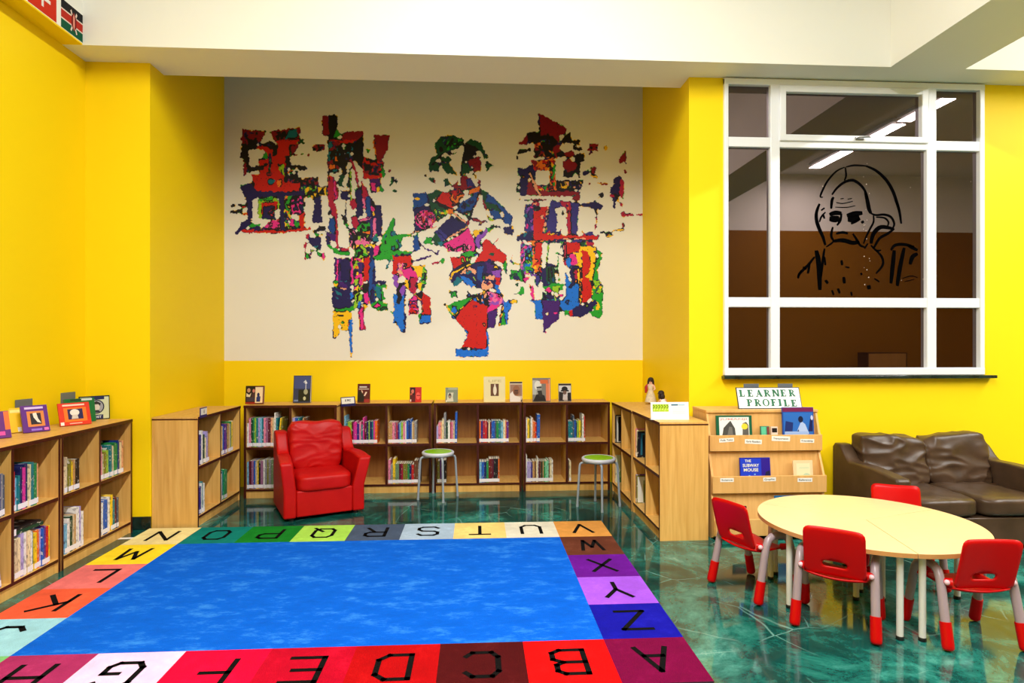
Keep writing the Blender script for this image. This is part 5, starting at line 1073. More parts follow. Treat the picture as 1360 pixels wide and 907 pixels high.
def wallpt(px, py):
    p = ony(px, py, BY); return p.x, p.z
mb = MB(); ym = BY - .0022
PX0 = [ony(x, 300, BY).x for x in np.append(gx, gx[-1] + STEP) - STEP / 2]
def colz(x):                              # heights follow the wall's own perspective at that column
    d = ray(x, 300); return BY / d[1]
used = sorted(set(IMG[IMG >= 0].tolist())); slot = {k: i for i, k in enumerate(used)}
for r in range(IMG.shape[0]):
    row = IMG[r]; c = 0; W = len(row)
    while c < W:
        k = row[c]; c1_ = c
        while c1_ < W and row[c1_] == k and c1_ - c < 24: c1_ += 1
        if k >= 0:
            y0, y1 = gy[r] - STEP / 2, gy[r] + STEP / 2; t0, t1 = colz(gx[c] - STEP / 2), colz(gx[c1_ - 1] + STEP / 2)
            za0, za1 = EYE + (HZ - y0) / F * t0, EYE + (HZ - y1) / F * t0; zb0, zb1 = EYE + (HZ - y0) / F * t1, EYE + (HZ - y1) / F * t1
            mb.quad((PX0[c], ym, za1), (PX0[c1_], ym, zb1), (PX0[c1_], ym, zb0), (PX0[c], ym, za0), slot[k])
        c = c1_
mural = mb.build('wall_mural', [mat('mural_' + {'r': 'red', 'm': 'maroon', 'c': 'crimson', 'n': 'navy', 'i': 'indigo', 'p': 'purple', 'b': 'blue', 'd': 'deep_blue', 't': 'teal', 'g': 'green', 'k': 'dark_green', 'l': 'lime',
    'y': 'yellow', 'o': 'orange', 'f': 'magenta', 'P': 'pink', 'v': 'violet', 'x': 'black', 's': 'salmon', 'a': 'sky'}[KEYS[k]], PAL[KEYS[k]], .55, .3) for k in used], fixn=False)
tag(mural, 'large multicoloured abstract mural of collaged figures on the cream alcove wall', 'mural')
# ------------------------------------------------------------------ display rack
RACK = wood_mat('rack_laminate', (228, 178, 108), (214, 162, 92))
rx0, rx1 = 1.80, 2.70
rk = thing('display_rack', (rx0, 0, 0), 0, 'wooden three-tier book display rack with labelled lips, under the learner profile sign', 'display rack')
RWd = rx1 - rx0
TI = [(4.62, .664, .787, 4.70, .962), (4.56, .352, .482, 4.655, .655), (4.50, .042, .168, 4.60, .345)]   # lip y, lip bottom, lip top, back-board top y, z
for s, x in ((0, .0), (1, RWd - .018)):
    pts = [(4.99, .0), (4.60, .0)]
    for (ly, zb, zt, by, bz) in TI[::-1]:
        pts += [(ly + .016, zb + .004), (ly + .02, zt - .02), (by - .005, bz - .012)]
    pts += [(4.69, .955), (4.99, .955)]
    b = MB(); b.prism(pts, lambda u, v, d: (d, u, v), x, x + .018, 0); b.build('side_panel', RACK, rk, bevel=.0015)
for (ly, zb, zt, by, bz) in TI:
    b = MB(); b.box(.001, RWd - .001, ly, ly + .014, zb, zt); b.build('front_lip', RACK, rk, bevel=.002)
    b = MB(); b.box(.018, RWd - .018, ly + .014, ly + .09, zb + .002, zb + .018); b.build('tray', RACK, rk)
    lo = (ly + .062, zb + .018)
    b = MB(); b.prism([lo, (lo[0] + .014, lo[1]), (by + .014, bz), (by, bz)], lambda u, v, d: (d, u, v), .018, RWd - .018); b.build('sloped_board', RACK, rk)
b = MB(); b.box(-.002, RWd + .002, 4.685, 4.995, .955, .975); b.build('top_panel', RACK, rk, bevel=.002)
b = MB(); b.box(.02, RWd - .02, 4.66, 4.96, .002, .04); b.build('base', mat('dark_base', (26, 16, 10), .6), rk)
b = MB(); b.box(.018, RWd - .018, 4.975, 4.985, .04, .955); b.build('back_panel', RACK, rk)
PAPW = mat('label_card', (240, 238, 230), .6); INK = mat('black_ink', (14, 14, 20), .6)
for px, py, w, s, tier, rot in ((965, 584.5, 20, 'Folk Tales', 0, .06), (1000.5, 586.5, 23, 'Early Readers', 0, -.05), (1037, 582.5, 25, 'Transportation', 0, -.04), (1072, 585.5, 19, 'Friendship', 0, -.02),
                                (965.5, 637.5, 18, 'Science', 1, 0), (1022, 636.5, 17, 'Graphic', 1, .02), (1069, 637.3, 20, 'Reference', 1, 0)):
    ly = TI[tier][0]; p = ony(px, py, ly); wm = w * 4.75 / F; hm = wm * .26 if w > 18 else .030; hm = max(hm, .028)
    b = MB(); b.box(-wm / 2, wm / 2, -.0008, 0, -hm / 2, hm / 2)
    vs, fs = text_shape(s, 1, .012); ww = max(v[0] for v in vs) - min(v[0] for v in vs); k = wm * .82 / ww
    b.add([(v[0] * k, -.0014, v[1] * min(k, hm * .62)) for v in vs], fs, 1)
    b.build('paper_label', [PAPW, INK], rk, loc=(p.x - rx0, ly - .0004, p.z), rot=(0, -rot, 0), fixn=False)

# ------------------------------------------------------------------ books shown by their covers
def cover_book(loc, rz, w, h, d, col, lean, label, art=(), words=(), group=None, cat='book', name='book', roll=0):
    """front cover faces local -y, bottom edge centred on loc, leaning back by lean"""
    t = bpy.data.objects.new(name, None)
    b = MB(); c = .002
    b.box(-w / 2, w / 2, 0, c, 0, h); b.box(-w / 2, w / 2, d - c, d, 0, h); b.box(-w / 2, -w / 2 + c, c, d - c, 0, h)
    o = b.build(name, mat('cover_%d_%d_%d' % col, col, .35, .4))
    o.location = (loc[0], loc[1], loc[2] + d * math.sin(lean) + .0003); o.rotation_euler = (Matrix.Rotation(rz, 3, 'Z') @ Matrix.Rotation(-lean, 3, 'X') @ Matrix.Rotation(roll, 3, 'Y')).to_euler()
    bpy.data.objects.remove(t)
    tag(o, label, cat, group)
    p = MB(); p.box(-w / 2 + c, w / 2 - .003, c, d - c, .003, h - .003); p.build('pages', PAGES, o)
    if art or words:
        a = MB(); ms = []; ys = -.0005
        def mi(cc):
            m = mat('print_%d_%d_%d' % cc, cc, .35, .4)
            if m not in ms: ms.append(m)
            return ms.index(m)
        for i, it in enumerate(art):
            cc, pts = it; y = -.0005 - .00012 * i
            if pts[0] == 'e':
                _, ex, ey, er, es = pts; q = [(ex + er * math.cos(2 * PI * k / 20), ey + es * math.sin(2 * PI * k / 20)) for k in range(20)]
            elif len(pts) == 4 and not isinstance(pts[0], tuple):
                x0, y0, x1, y1 = pts; q = [(x0, y0), (x1, y0), (x1, y1), (x0, y1)]
            else: q = pts
            a.poly([((u - .5) * w, y, v * h) for u, v in q], mi(cc))
        for cc, s, x, y, ww, hh in words:
            vs, fs = text_shape(s, 1, .02); x0, x1 = min(v[0] for v in vs), max(v[0] for v in vs); y0, y1 = min(v[1] for v in vs), max(v[1] for v in vs)
            a.add([(((v[0] - x0) / (x1 - x0) - .5) * ww * w + (x - .5) * w, -.0005 - .00012 * (len(art) + 1), ((v[1] - y0) / (y1 - y0) - .5) * hh * h + y * h) for v in vs], fs, mi(cc))
        a.build('cover_art', ms, o, fixn=False)
    return o
def blob(cx, cy, rx, ry): return ('e', cx, cy, rx, ry)
def at_top(x0, x1, yb, yt, y, z, **k):
    """position from the pixels of the bottom edge and top edge on a shelf top"""
    a, c = ony(x0, yb, y), ony(x1, yb, y); return (a + c) / 2, (c - a).length, abs(ony(x0, yt, y).z - ony(x0, yb, y).z)
Z9 = BCH + .0008
def top_book(x0, x1, yt, yb, y, label, col, art, words=(), d=.02, lean=.12, rz=0, **kw):
    p, w, h = at_top(x0, x1, yb, yt, y, Z9); return cover_book((p.x, y, Z9), rz, w, h / math.cos(lean), d, col, lean, label, art, words, 'cover-out books on the alcove bookcase tops', **kw)
SK = (196, 150, 116); DK = (20, 18, 20); GR = (150, 146, 140); WH = (236, 232, 224)
top_book(325.5, 350, 511, 535, 6.14, 'small dark red book with two figures and a cream panel on its cover', (96, 14, 20),
         [((24, 14, 20), (0, .12, .52, .98)), (SK, blob(.17, .75, .09, .12)), ((222, 206, 170), [(.05, .6), (.2, .5), (.32, .62), (.25, .38), (.05, .4)]), ((200, 120, 110), blob(.44, .72, .07, .10)), ((70, 40, 50), [(.36, .6), (.52, .6), (.52, .2), (.32, .2)]), ((60, 50, 70), (.06, .14, .5, .36)),
          ((240, 214, 176), (.53, .06, .94, .93)), ((20, 34, 90), blob(.7, .5, .07, .12)), ((26, 44, 110), [(.6, .12), (.8, .12), (.82, .4), (.7, .48), (.6, .36)]), ((150, 24, 24), (0, 0, .53, .1))])
top_book(389, 412, 497, 533, 6.22, 'tall navy hardback with grey spine, a dark picture and pale title', (44, 52, 86),
         [((60, 74, 130), (.05, .52, .97, .97)), ((14, 22, 20), (.3, .05, .95, .48)), ((160, 160, 130), blob(.72, .4, .12, .1)), ((190, 190, 150), blob(.66, .16, .08, .07)), ((110, 130, 170), (.06, .05, .3, .11)), ((200, 210, 220), [(.55, .74), (.7, .84), (.8, .72), (.68, .76)])],
         [((196, 190, 214), 'NIGHT', .4, .66, .6, .1), ((190, 186, 206), 'SKY', .45, .55, .5, .09), ((226, 226, 236), 'T', .72, .62, .14, .26)][2:], d=.035, rz=-.0)
top_book(474.5, 491, 508, 533, 6.2, 'small dark maroon book with pale title and hands, beside the blue-framed sign', (84, 16, 20),
         [((20, 14, 16), [(.02, .05), (.5, .05), (.55, .35), (.3, .6), (.05, .62)]), ((226, 190, 160), [(.3, .62), (.4, .5), (.44, .58), (.34, .68)]), ((236, 206, 180), [(.5, .36), (.62, .36), (.78, .56), (.66, .58)]), ((150, 40, 40), (.55, .02, .98, .2)), ((210, 200, 190), (.15, .8, .75, .87)), ((200, 176, 160), (.1, .7, .92, .75))])
top_book(544, 559.5, 512, 532, 6.22, 'small red and black book with two faces on its cover', (196, 34, 34),
         [((26, 12, 16), (.02, .03, .48, .97)), ((206, 110, 90), blob(.25, .72, .12, .14)), ((200, 90, 70), blob(.15, .52, .08, .08)), ((90, 10, 24), (.12, .05, .45, .5)), ((240, 90, 80), blob(.72, .42, .18, .24)), ((130, 10, 20), (.6, .42, .9, .48)), ((236, 206, 190), (.04, .04, .14, .2))])
top_book(591.5, 608, 513, 532.5, 6.2, 'small grey-green book with a white-shirted figure on its cover', (128, 136, 116),
         [((170, 176, 150), (.22, .85, .97, .96)), ((206, 200, 176), [(.1, .05), (.66, .05), (.6, .4), (.66, .66), (.2, .64), (.16, .4)]), ((70, 60, 54), blob(.36, .44, .12, .18)), ((230, 226, 214), (.04, .02, .12, .14)), ((178, 140, 110), blob(.36, .38, .07, .09))])
top_book(642.5, 671, 499.5, 533, 6.2, 'large cream book with a small brown picture of a pale statue', (226, 212, 160),
         [((96, 60, 40), (.32, .24, .7, .72)), ((226, 214, 190), blob(.52, .46, .08, .19)), ((222, 206, 186), blob(.52, .66, .04, .05))], [((190, 178, 120), 'GANDHI', .52, .83, .74, .1)][:0] or [((196, 182, 126), 'LIFE', .52, .83, .6, .09)])
top_book(677, 694, 507, 534, 6.18, 'book with a brown portrait of a bald man in white cloth', (206, 184, 160),
         [((24, 16, 14), (.02, .92, .98, .99)), ((150, 112, 92), (.04, .3, .96, .86)), ((226, 214, 206), [(.02, .02), (.8, .02), (.85, .22), (.5, .3), (.25, .55), (.02, .4)]), ((146, 92, 62), blob(.52, .56, .28, .26)), ((96, 58, 40), blob(.5, .48, .18, .12)), ((60, 34, 26), (.36, .56, .68, .6)), ((40, 24, 20), [(.85, .02), (.98, .02), (.98, .2)])])
top_book(707.5, 731.5, 502, 533.5, 6.2, 'larger grey book with a bearded portrait and orange stripe', (120, 116, 110),
         [((176, 176, 170), (.0, .3, .3, .9)), ((216, 214, 206), blob(.3, .68, .2, .2)), ((150, 148, 140), [(.2, .3), (.5, .4), (.52, .68), (.24, .62)]), (DK, [(.02, .02), (.74, .02), (.66, .26), (.4, .34), (.2, .3)]), ((38, 36, 34), [(.26, .46), (.5, .48), (.56, .2), (.36, .22)]), ((40, 38, 38), (.22, .58, .5, .63)), ((206, 100, 50), (.42, .76, .86, .92)), ((216, 120, 80), (.74, .04, .9, .76)), ((230, 150, 110), (.9, .04, .97, .96))])
top_book(742, 759, 508.5, 532.5, 6.2, 'small grey book with a portrait of a figure in a dark hat', (150, 140, 136),
         [((24, 18, 18), (.02, .9, .98, .98)), ((206, 204, 206), (.04, .3, .96, .88)), ((30, 24, 26), [(.02, .04), (.4, .04), (.4, .5), (.04, .56)]), ((26, 22, 24), [(.7, .04), (.98, .04), (.96, .5), (.7, .5)]), ((196, 186, 186), [(.32, .1), (.7, .1), (.66, .46), (.36, .46)]), (DK, blob(.48, .7, .24, .14)), (DK, (.18, .56, .8, .64)), ((110, 84, 74), blob(.48, .5, .15, .11))])

# left bookcase top: covers turned towards the room's middle
STL = mat('grey_steel', (118, 126, 136), .4, .5, metal=.4)
def bookend(loc, rz, w, h, label, name='bookend', lean=0):
    b = MB(); b.box(-w / 2, w / 2, 0, .003, 0, h); b.box(-w / 2, w / 2, -.028, .003, 0, .002)
    o = b.build(name, STL, loc=loc); o.rotation_euler = (Matrix.Rotation(rz, 3, 'Z') @ Matrix.Rotation(-lean, 3, 'X')).to_euler()
    return tag(o, label, 'bookend', 'grey steel bookends')
def left_book(px, py, w, h, d, col, lean, rz, label, art, words=()):
    p = onz(px, py, Z9); return cover_book((p.x, p.y, Z9), rz, w, h, d, col, lean, label, art, words, 'cover-out books on the left bookcase top')
PORT = lambda bg: [(bg, (.28, .26, .76, .72)), ((226, 216, 206), blob(.52, .55, .14, .14)), ((30, 24, 40), [(.36, .28), (.7, .28), (.62, .42), (.44, .42)])]
RZL = .62
left_book(101.5, 565, .200, .168, .012, (222, 52, 20), .33, .93, 'orange-red book with a framed pale portrait, leaning on a steel bookend',
          [((240, 120, 30), (.16, .16, .88, .78)), ((40, 26, 80), (.28, .26, .76, .72)), ((232, 224, 214), blob(.5, .56, .15, .15)), ((210, 196, 186), [(.38, .28), (.6, .28), (.58, .46), (.42, .46)]), ((246, 210, 190), (.14, .86, .84, .93)), ((246, 190, 170), (.3, .06, .7, .1)), ((240, 236, 226), (.02, .02, .13, .16))])
left_book(108, 561.2, .205, .182, .010, (12, 108, 52), .17, .98, 'green book standing behind the orange-red portrait book', [((20, 60, 40), (.2, .9, .55, .98)), ((214, 220, 214), (.56, .9, .92, .98))])
left_book(126, 557.5, .205, .186, .012, (24, 30, 36), .06, .80, 'dark-framed book with an oval portrait, closest to the yellow pier',
          [((206, 212, 176), (.03, .03, .97, .95)), ((24, 34, 84), (.38, .84, .82, .98)), ((24, 34, 84), (.36, .02, .78, .2)), ((26, 30, 60), blob(.56, .54, .26, .3)), ((160, 160, 170), blob(.56, .54, .22, .26)), ((216, 206, 196), blob(.55, .52, .12, .16)), ((40, 36, 44), [(.42, .56), (.42, .7), (.56, .78), (.7, .68), (.68, .56), (.62, .64), (.48, .64)]), ((40, 40, 60), [(.4, .3), (.7, .3), (.62, .4), (.5, .4)])],
          [((220, 226, 240), 'POET', .57, .11, .3, .1)])
pb = onx(90, 561, -3.117); bookend((pb.x, pb.y, Z9), 1.36, .135, .225, 'grey steel bookend behind the orange-red portrait book')
left_book(49.5, 574.2, .150, .186, .012, (92, 26, 130), .36, .93, 'purple book with an orange-framed figure, leaning on the left bookcase top',
          [((216, 130, 60), (.2, .2, .84, .78)), ((30, 20, 30), (.32, .28, .72, .7)), ((230, 220, 206), [(.42, .7), (.56, .72), (.6, .5), (.7, .32), (.56, .36), (.44, .55)]), ((214, 190, 236), (.14, .86, .84, .94)), ((150, 110, 220), (.3, .05, .7, .12)), ((232, 110, 190), (.78, .04, .95, .14))])
left_book(27, 574.6, .105, .170, .012, (246, 196, 16), .36, .93, 'yellow book tucked beside the purple book on the left bookcase', [((30, 24, 24), (.62, .3, .98, .8)), ((250, 226, 130), (.1, .8, .8, .92)), ((240, 236, 226), (.4, .02, .6, .2))])
pb = onx(32, 572, -3.108); bookend((pb.x, pb.y, Z9), 1.36, .125, .215, 'grey steel bookend behind the yellow and purple books')
left_book(-4, 583.5, .150, .175, .012, (96, 24, 120), .36, .93, 'purple book with orange edge, cut by the photo edge', [((240, 110, 40), (.82, .3, 1, .98)), ((236, 70, 160), (.3, .1, .8, .24))])

# books on the rack
def rack_book(x0, x1, ytop, ybot, tier, d, col, label, art, words=(), lean=.1):
    ly = TI[tier][0]; y = ly + .022; z0 = TI[tier][1] + .0185
    a, c = ony(x0, ybot, y), ony(x1, ybot, y); w = (c - a).length; zt = ony(x0, ytop, y + .03).z
    return cover_book(((a.x + c.x) / 2, y, z0), 0, w, (zt - z0) / math.cos(lean), d, col, lean, label, art, words, 'books on the display rack')
rack_book(952.5, 1000, 552, 577, 0, .012, (8, 92, 62), 'green-bordered picture book with a grey drawing, left on the top tier',
          [((222, 226, 220), (.08, .04, .92, .95)), ((236, 236, 230), (.1, .3, .9, .92)), ((70, 72, 70), [(.14, .3), (.2, .62), (.34, .78), (.4, .84), (.46, .72), (.52, .6), (.54, .3)]), ((110, 110, 106), [(.3, .4), (.36, .66), (.44, .64), (.46, .4)]), ((90, 90, 86), [(.72, .3), (.74, .76), (.84, .8), (.9, .7), (.9, .3)]), ((232, 208, 60), blob(.79, .66, .09, .09))],
          [((226, 150, 150), 'JUMANJI', .48, .88, .76, .07)])
rack_book(1011.5, 1023, 566, 577, 0, .016, (60, 130, 110), 'small green-and-pink booklet in the middle of the top tier', [((90, 190, 150), (.06, .55, .6, .97)), ((230, 160, 150), (.06, .05, .95, .52)), ((130, 50, 50), (.72, .55, .95, .97))])
rack_book(1025.5, 1034, 566.5, 577, 0, .016, (232, 206, 190), 'small pale booklet with a black panel in the middle of the top tier', [(DK, (.1, .72, .9, .93))])
rack_book(1040.5, 1082, 541, 577, 0, .012, (30, 74, 160), 'blue book with a white-clad figure, right on the top tier',
          [((112, 30, 80), (.01, .89, .99, .99)), ((40, 104, 190), (.03, .04, .97, .87)), ((24, 44, 110), [(.05, .36), (.3, .36), (.34, .62), (.1, .66)]), ((170, 190, 230), [(.46, .42), (.6, .66), (.72, .58), (.84, .34), (.66, .3)]), ((16, 26, 60), blob(.58, .7, .08, .08)), ((20, 34, 90), [(.4, .3), (.55, .3), (.5, .46)]), ((20, 30, 90), [(.82, .4), (.96, .4), (.96, .76), (.88, .7)]), ((150, 176, 226), (.06, .3, .8, .4)), ((196, 200, 226), blob(.94, .74, .04, .06))], lean=.07)
rack_book(984, 1024.5, 608, 631, 1, .012, (26, 34, 150), 'blue landscape picture book about a subway mouse, middle tier',
          [((24, 60, 200), (.02, .3, .7, .97)), ((40, 20, 140), (.7, .3, .98, .97)), ((24, 30, 70), [(.76, .3), (.98, .3), (.98, .6), (.85, .56)]), ((120, 190, 240), blob(.3, .44, .03, .02)), ((130, 190, 240), blob(.48, .48, .03, .02))],
          [((238, 236, 206), 'THE', .27, .90, .2, .08), ((238, 236, 206), 'SUBWAY', .36, .76, .54, .1), ((238, 236, 206), 'MOUSE', .36, .62, .48, .1)])
rack_book(1055, 1081, 611.5, 632, 1, .012, (238, 206, 160), 'pale peach paperback, right on the middle tier', [((226, 222, 180), (.16, .3, .86, .9)), ((186, 206, 176), blob(.66, .46, .18, .1)), ((206, 214, 176), (.3, .72, .8, .76))])
rack_book(1031, 1062, 658.5, 688, 2, .012, (26, 100, 150), 'blue book on the lowest tier, mostly behind the round table', [((120, 180, 210), (.1, .8, .9, .95))])
rack_book(975, 993, 672, 688, 2, .012, (60, 26, 24), 'dark book on the lowest tier, behind the left red chair', [((120, 40, 36), (.2, .7, .8, .9))])

# ------------------------------------------------------------------ LEARNER PROFILE sign
GT = {'L': [(.1, .3, 0, 1), (0, .4, .92, 1), (0, .72, 0, .09), (.62, .72, .0, .3)], 'E': [(.1, .3, 0, 1), (0, .72, .91, 1), (0, .74, 0, .09), (.3, .52, .46, .55), (.46, .54, .36, .66), (.63, .72, .7, 1), (.65, .74, 0, .3)],
      'F': [(.1, .3, 0, 1), (0, .70, .91, 1), (0, .42, 0, .08), (.3, .52, .46, .55), (.46, .54, .36, .66), (.61, .70, .7, 1)], 'I': [(.1, .3, 0, 1), (0, .4, .92, 1), (0, .4, 0, .08)],
      'P': [(.1, .3, 0, 1), (0, .3, .92, 1), (0, .42, 0, .08)], 'R': [(.1, .3, 0, 1), (0, .3, .92, 1), (0, .4, 0, .08), (.6, .86, 0, .08)], 'N': [(.08, .2, 0, 1), (0, .3, .92, 1), (0, .3, 0, .08), (.7, .82, 0, 1), (.62, .92, .92, 1)],
      'A': [(0, .28, 0, .08), (.56, .92, 0, .08), (.25, .62, .3, .38)], 'O': []}
def serif(b, ch, x, y, s, fn, mi, wx=1.0):
    f = lambda u, v: fn(x + u * s * wx, y + v * s)
    for u0, u1, v0, v1 in GT[ch]:
        if v1 - v0 < .1: v0, v1 = (v0, v0 + .12) if v0 < .5 else (v1 - .12, v1)
        if v1 - v0 == 1: u1 += .09
        b.quad(f(u0, v0), f(u1, v0), f(u1, v1), f(u0, v1), mi)
    def bar(*p): b.poly([f(*q) for q in p], mi)
    if ch == 'A': bar((.12, .0), (.22, .0), (.48, .9), (.40, 1)); bar((.38, 1), (.54, 1), (.88, 0), (.58, 0), (.35, .80))
    if ch == 'N': bar((.06, 1), (.36, 1), (.88, .0), (.66, 0), (.10, .88))
    if ch == 'R': bar((.34, .5), (.60, .46), (.90, 0), (.62, 0))
    if ch in 'PR':
        out = [(.38 + .34 * math.cos(a), .73 + .27 * math.sin(a)) for a in [-PI / 2 + PI * i / 10 for i in range(11)]]
        inn = [(.36 + .17 * math.cos(a), .73 + .18 * math.sin(a)) for a in [-PI / 2 + PI * i / 10 for i in range(11)]]
        out = [(.2, .46)] + out + [(.2, 1)]; inn = [(.2, .55)] + inn + [(.2, .91)]
        for i in range(len(out) - 1): b.quad(f(*out[i]), f(*out[i + 1]), f(*inn[i + 1]), f(*inn[i]), mi)
    if ch == 'O':
        n = 24
        for i in range(n):
            a, c = 2 * PI * i / n, 2 * PI * (i + 1) / n
            b.quad(f(.46 + .46 * math.cos(a), .5 + .52 * math.sin(a)), f(.46 + .46 * math.cos(c), .5 + .52 * math.sin(c)), f(.46 + .25 * math.cos(c), .5 + .42 * math.sin(c)), f(.46 + .25 * math.cos(a), .5 + .42 * math.sin(a)), mi)
ysg = 4.76; p0, p1 = ony(981, 540.8, ysg), ony(1066, 540, ysg); sw = (p1 - p0).length; sh = .178; lean = .33
sg = thing('sign', ((p0.x + p1.x) / 2, ysg, .9755), 0, 'white sign with black border reading LEARNER PROFILE in green, on the display rack', 'sign')
sg.rotation_euler = (-lean, 0, 0)
b = MB(); b.box(-sw / 2, sw / 2, 0, .006, 0, sh); b.build('board', mat('sign_black', (18, 18, 22), .45), sg)
b = MB(); m_ = .007; b.box(-sw / 2 + m_, sw / 2 - m_, -.0012, 0, m_, sh - m_); b.build('card', mat('sign_card', (236, 238, 246), .5), sg)
b = MB(); fn = lambda u, v: (u, -.0018, v)
x = -sw / 2 + .020
for ch in 'LEARNER':
    s = .058; serif(b, ch, x, sh - .020 - s, s, fn, 0, 1.08); x += .0685
x = -sw / 2 + .073
for i, ch in enumerate('PROFILE'):
    s = .058; serif(b, ch, x, .022 - (.004 if ch in 'L' else 0) - (.006 if i == 6 else 0), s, fn, 0, 1.08); x += {'P': .063, 'R': .067, 'O': .069, 'F': .060, 'I': .044, 'L': .061}.get(ch, .06)
b.build('lettering', mat('sign_green', (6, 104, 66), .5), sg, fixn=False)
for i, (x0, x1) in enumerate(((989, 1009), (1034.5, 1054))):
    q0, q1 = ony(x0, 512, ysg + .085), ony(x1, 512, ysg + .085)
    bookend(((q0.x + q1.x) / 2, ysg + .105, .9755), PI, (q1 - q0).length, .195, ('left' if i == 0 else 'right') + ' steel bookend propping the learner profile sign from behind')

# ------------------------------------------------------------------ small framed signs and the white card
BLF = mat('blue_frame', (16, 22, 92), .35)
def framed(px0, px1, py0, py1, org, ax, nrm, label, txt, name='sign'):
    pass
a, c = ony(453, 539, 6.155), ony(472.3, 539, 6.155); zt = ony(462, 527, 6.155).z; zb = ony(462, 539.5, 6.155).z
t = thing('shelf_sign', ((a.x + c.x) / 2, 6.161, zb), 0, 'small blue-framed white card sign hooked over the back bookcase corner', 'sign', None); w = (c - a).length; h = zt - zb
t.rotation_euler = (0, math.radians(-4), 0)
b = MB(); b.box(-w / 2, w / 2, -.008, 0, 0, h); b.build('frame', BLF, t, bevel=.002)
b = MB(); b.box(-w / 2 + .009, w / 2 - .009, -.0095, -.008, .026, h - .008); b.build('card', PAPW, t)
vs, fs = text_shape('E FIC', .026, .001); b = MB(); b.add([(v[0], -.0102, v[1] + h * .62) for v in vs], fs); b.build('lettering', INK, t, fixn=False)
p = onx(268.5, 554, -2.262); q0, q1 = onx(264.3, 548, -2.262), onx(273, 548, -2.262); w = abs(q1.y - q0.y); h = onx(268, 541, -2.262).z - onx(268, 554, -2.262).z
t = thing('shelf_sign', (-2.2575, (q0.y + q1.y) / 2, p.z), PI / 2, "small purple-framed white card sign hooked on the alcove's left bookcase", 'sign', None)
b = MB(); b.box(-w / 2, w / 2, -.008, 0, 0, h); b.build('frame', mat('indigo_frame', (40, 26, 110), .35), t, bevel=.002)
b = MB(); b.box(-w / 2 + .007, w / 2 - .007, -.0095, -.008, .022, h - .008); b.build('card', PAPW, t)
vs, fs = text_shape('E', .034, .001); b = MB(); b.add([(v[0], -.0102, v[1] + h * .56) for v in vs], fs); b.build('lettering', INK, t, fixn=False)
yc = 4.715; a, c = ony(864, 556.5, yc), ony(914.5, 556.5, yc); w = (c - a).length; h = .137
t = thing('desk_card', ((a.x + c.x) / 2 + .004, yc, Z9), 0, 'white standing card with lime pattern and blue heading on the right bookcase', 'card')
t.rotation_euler = (-.10, 0, 0)
b = MB(); b.box(-w / 2, w / 2, 0, .004, 0, h); b.box(-w / 2, w / 2, 0, .05, 0, .003); b.build('holder', mat('white_acrylic', (246, 246, 242), .25), t, bevel=.001)
b = MB(); ms = [mat('card_lime', (170, 204, 40), .5), mat('card_dark_lime', (86, 116, 10), .5), mat('card_blue', (30, 100, 140), .5), mat('card_pale_blue', (150, 190, 215), .5), mat('card_pale_lime', (214, 232, 130), .5)]
L0, y_ = -w / 2, -.001
def cq(u0, u1, v0, v1, mi, dy=0): b.quad((L0 + u0 * w, y_ - dy, v0 * h), (L0 + u1 * w, y_ - dy, v0 * h), (L0 + u1 * w, y_ - dy, v1 * h), (L0 + u0 * w, y_ - dy, v1 * h), mi)
cq(.05, .47, .46, .88, 0)
for i in range(6):
    for j in range(4):
        mi = 1 if j < 3 else 4
        cxq, czq = .075 + i * .072 + (j % 2) * .02, .82 - j * .075
        b.poly([(L0 + (cxq + .019 * math.cos(k * PI / 3)) * w, y_ - .0003, (czq + .036 * math.sin(k * PI / 3)) * h) for k in range(6)], mi)
    if i % 2 == 0: b.poly([(L0 + (.09 + i * .07 + .02 * math.cos(k * PI / 3)) * w, y_, (.5 + .03 * math.sin(k * PI / 3)) * h) for k in range(6)], 4)
cq(.54, .72, .80, .88, 2); cq(.73, .90, .80, .87, 3)
for k in range(4): cq(.58, .9, .36 + k * .1, .365 + k * .1, 4)
b.build('print', ms, t, fixn=False)

# cover pictures of the last books seen in the right-hand bookcases
def inner_cover(u, col, row, art):
    W = UN[u][3]; best = None
    nm = f'{CELL[(col, row)]}, {UNAME[u]}'
    for o in C.objects:
        if o.name.startswith('book') and o.parent is None and o.get('label', '').endswith(nm) and o.type == 'MESH' and 'books on the' in o.get('group', ''):
            best = o
    if best is None: return
    bb = [v.co for v in best.data.vertices]; th = max(v.x for v in bb); d = max(v.y for v in bb); h = max(v.z for v in bb)
    a = MB(); ms = []
    for i, (cc, pts) in enumerate(art):
        m = mat('print_%d_%d_%d' % cc, cc, .35, .4)
        if m not in ms: ms.append(m)
        if pts[0] == 'e': q = [(pts[1] + pts[3] * math.cos(2 * PI * k / 16), pts[2] + pts[4] * math.sin(2 * PI * k / 16)) for k in range(16)]
        elif len(pts) == 4 and not isinstance(pts[0], tuple): q = [(pts[0], pts[1]), (pts[2], pts[1]), (pts[2], pts[3]), (pts[0], pts[3])]
        else: q = pts
        a.poly([(th + .0004 + .0001 * i, u_ * d, v_ * h) for u_, v_ in q], ms.index(m))
    a.build('cover_art', ms, best, fixn=False)
inner_cover('RF', 0, 1, [((196, 196, 190), (.04, .03, .96, .97)), (DK, (.1, .05, .94, .94)), ((206, 206, 206), [(.3, .8), (.42, .92), (.5, .6), (.38, .4)]), ((120, 120, 124), [(.6, .3), (.8, .8), (.88, .4)])])
inner_cover('RF', 0, 0, [((206, 214, 180), (.02, .02, .98, .98)), ((120, 150, 90), [(.05, .3), (.3, .6), (.2, .05)]), ((60, 110, 60), (.05, .02, .9, .2)), ((240, 238, 226), (.3, .4, .9, .9))])
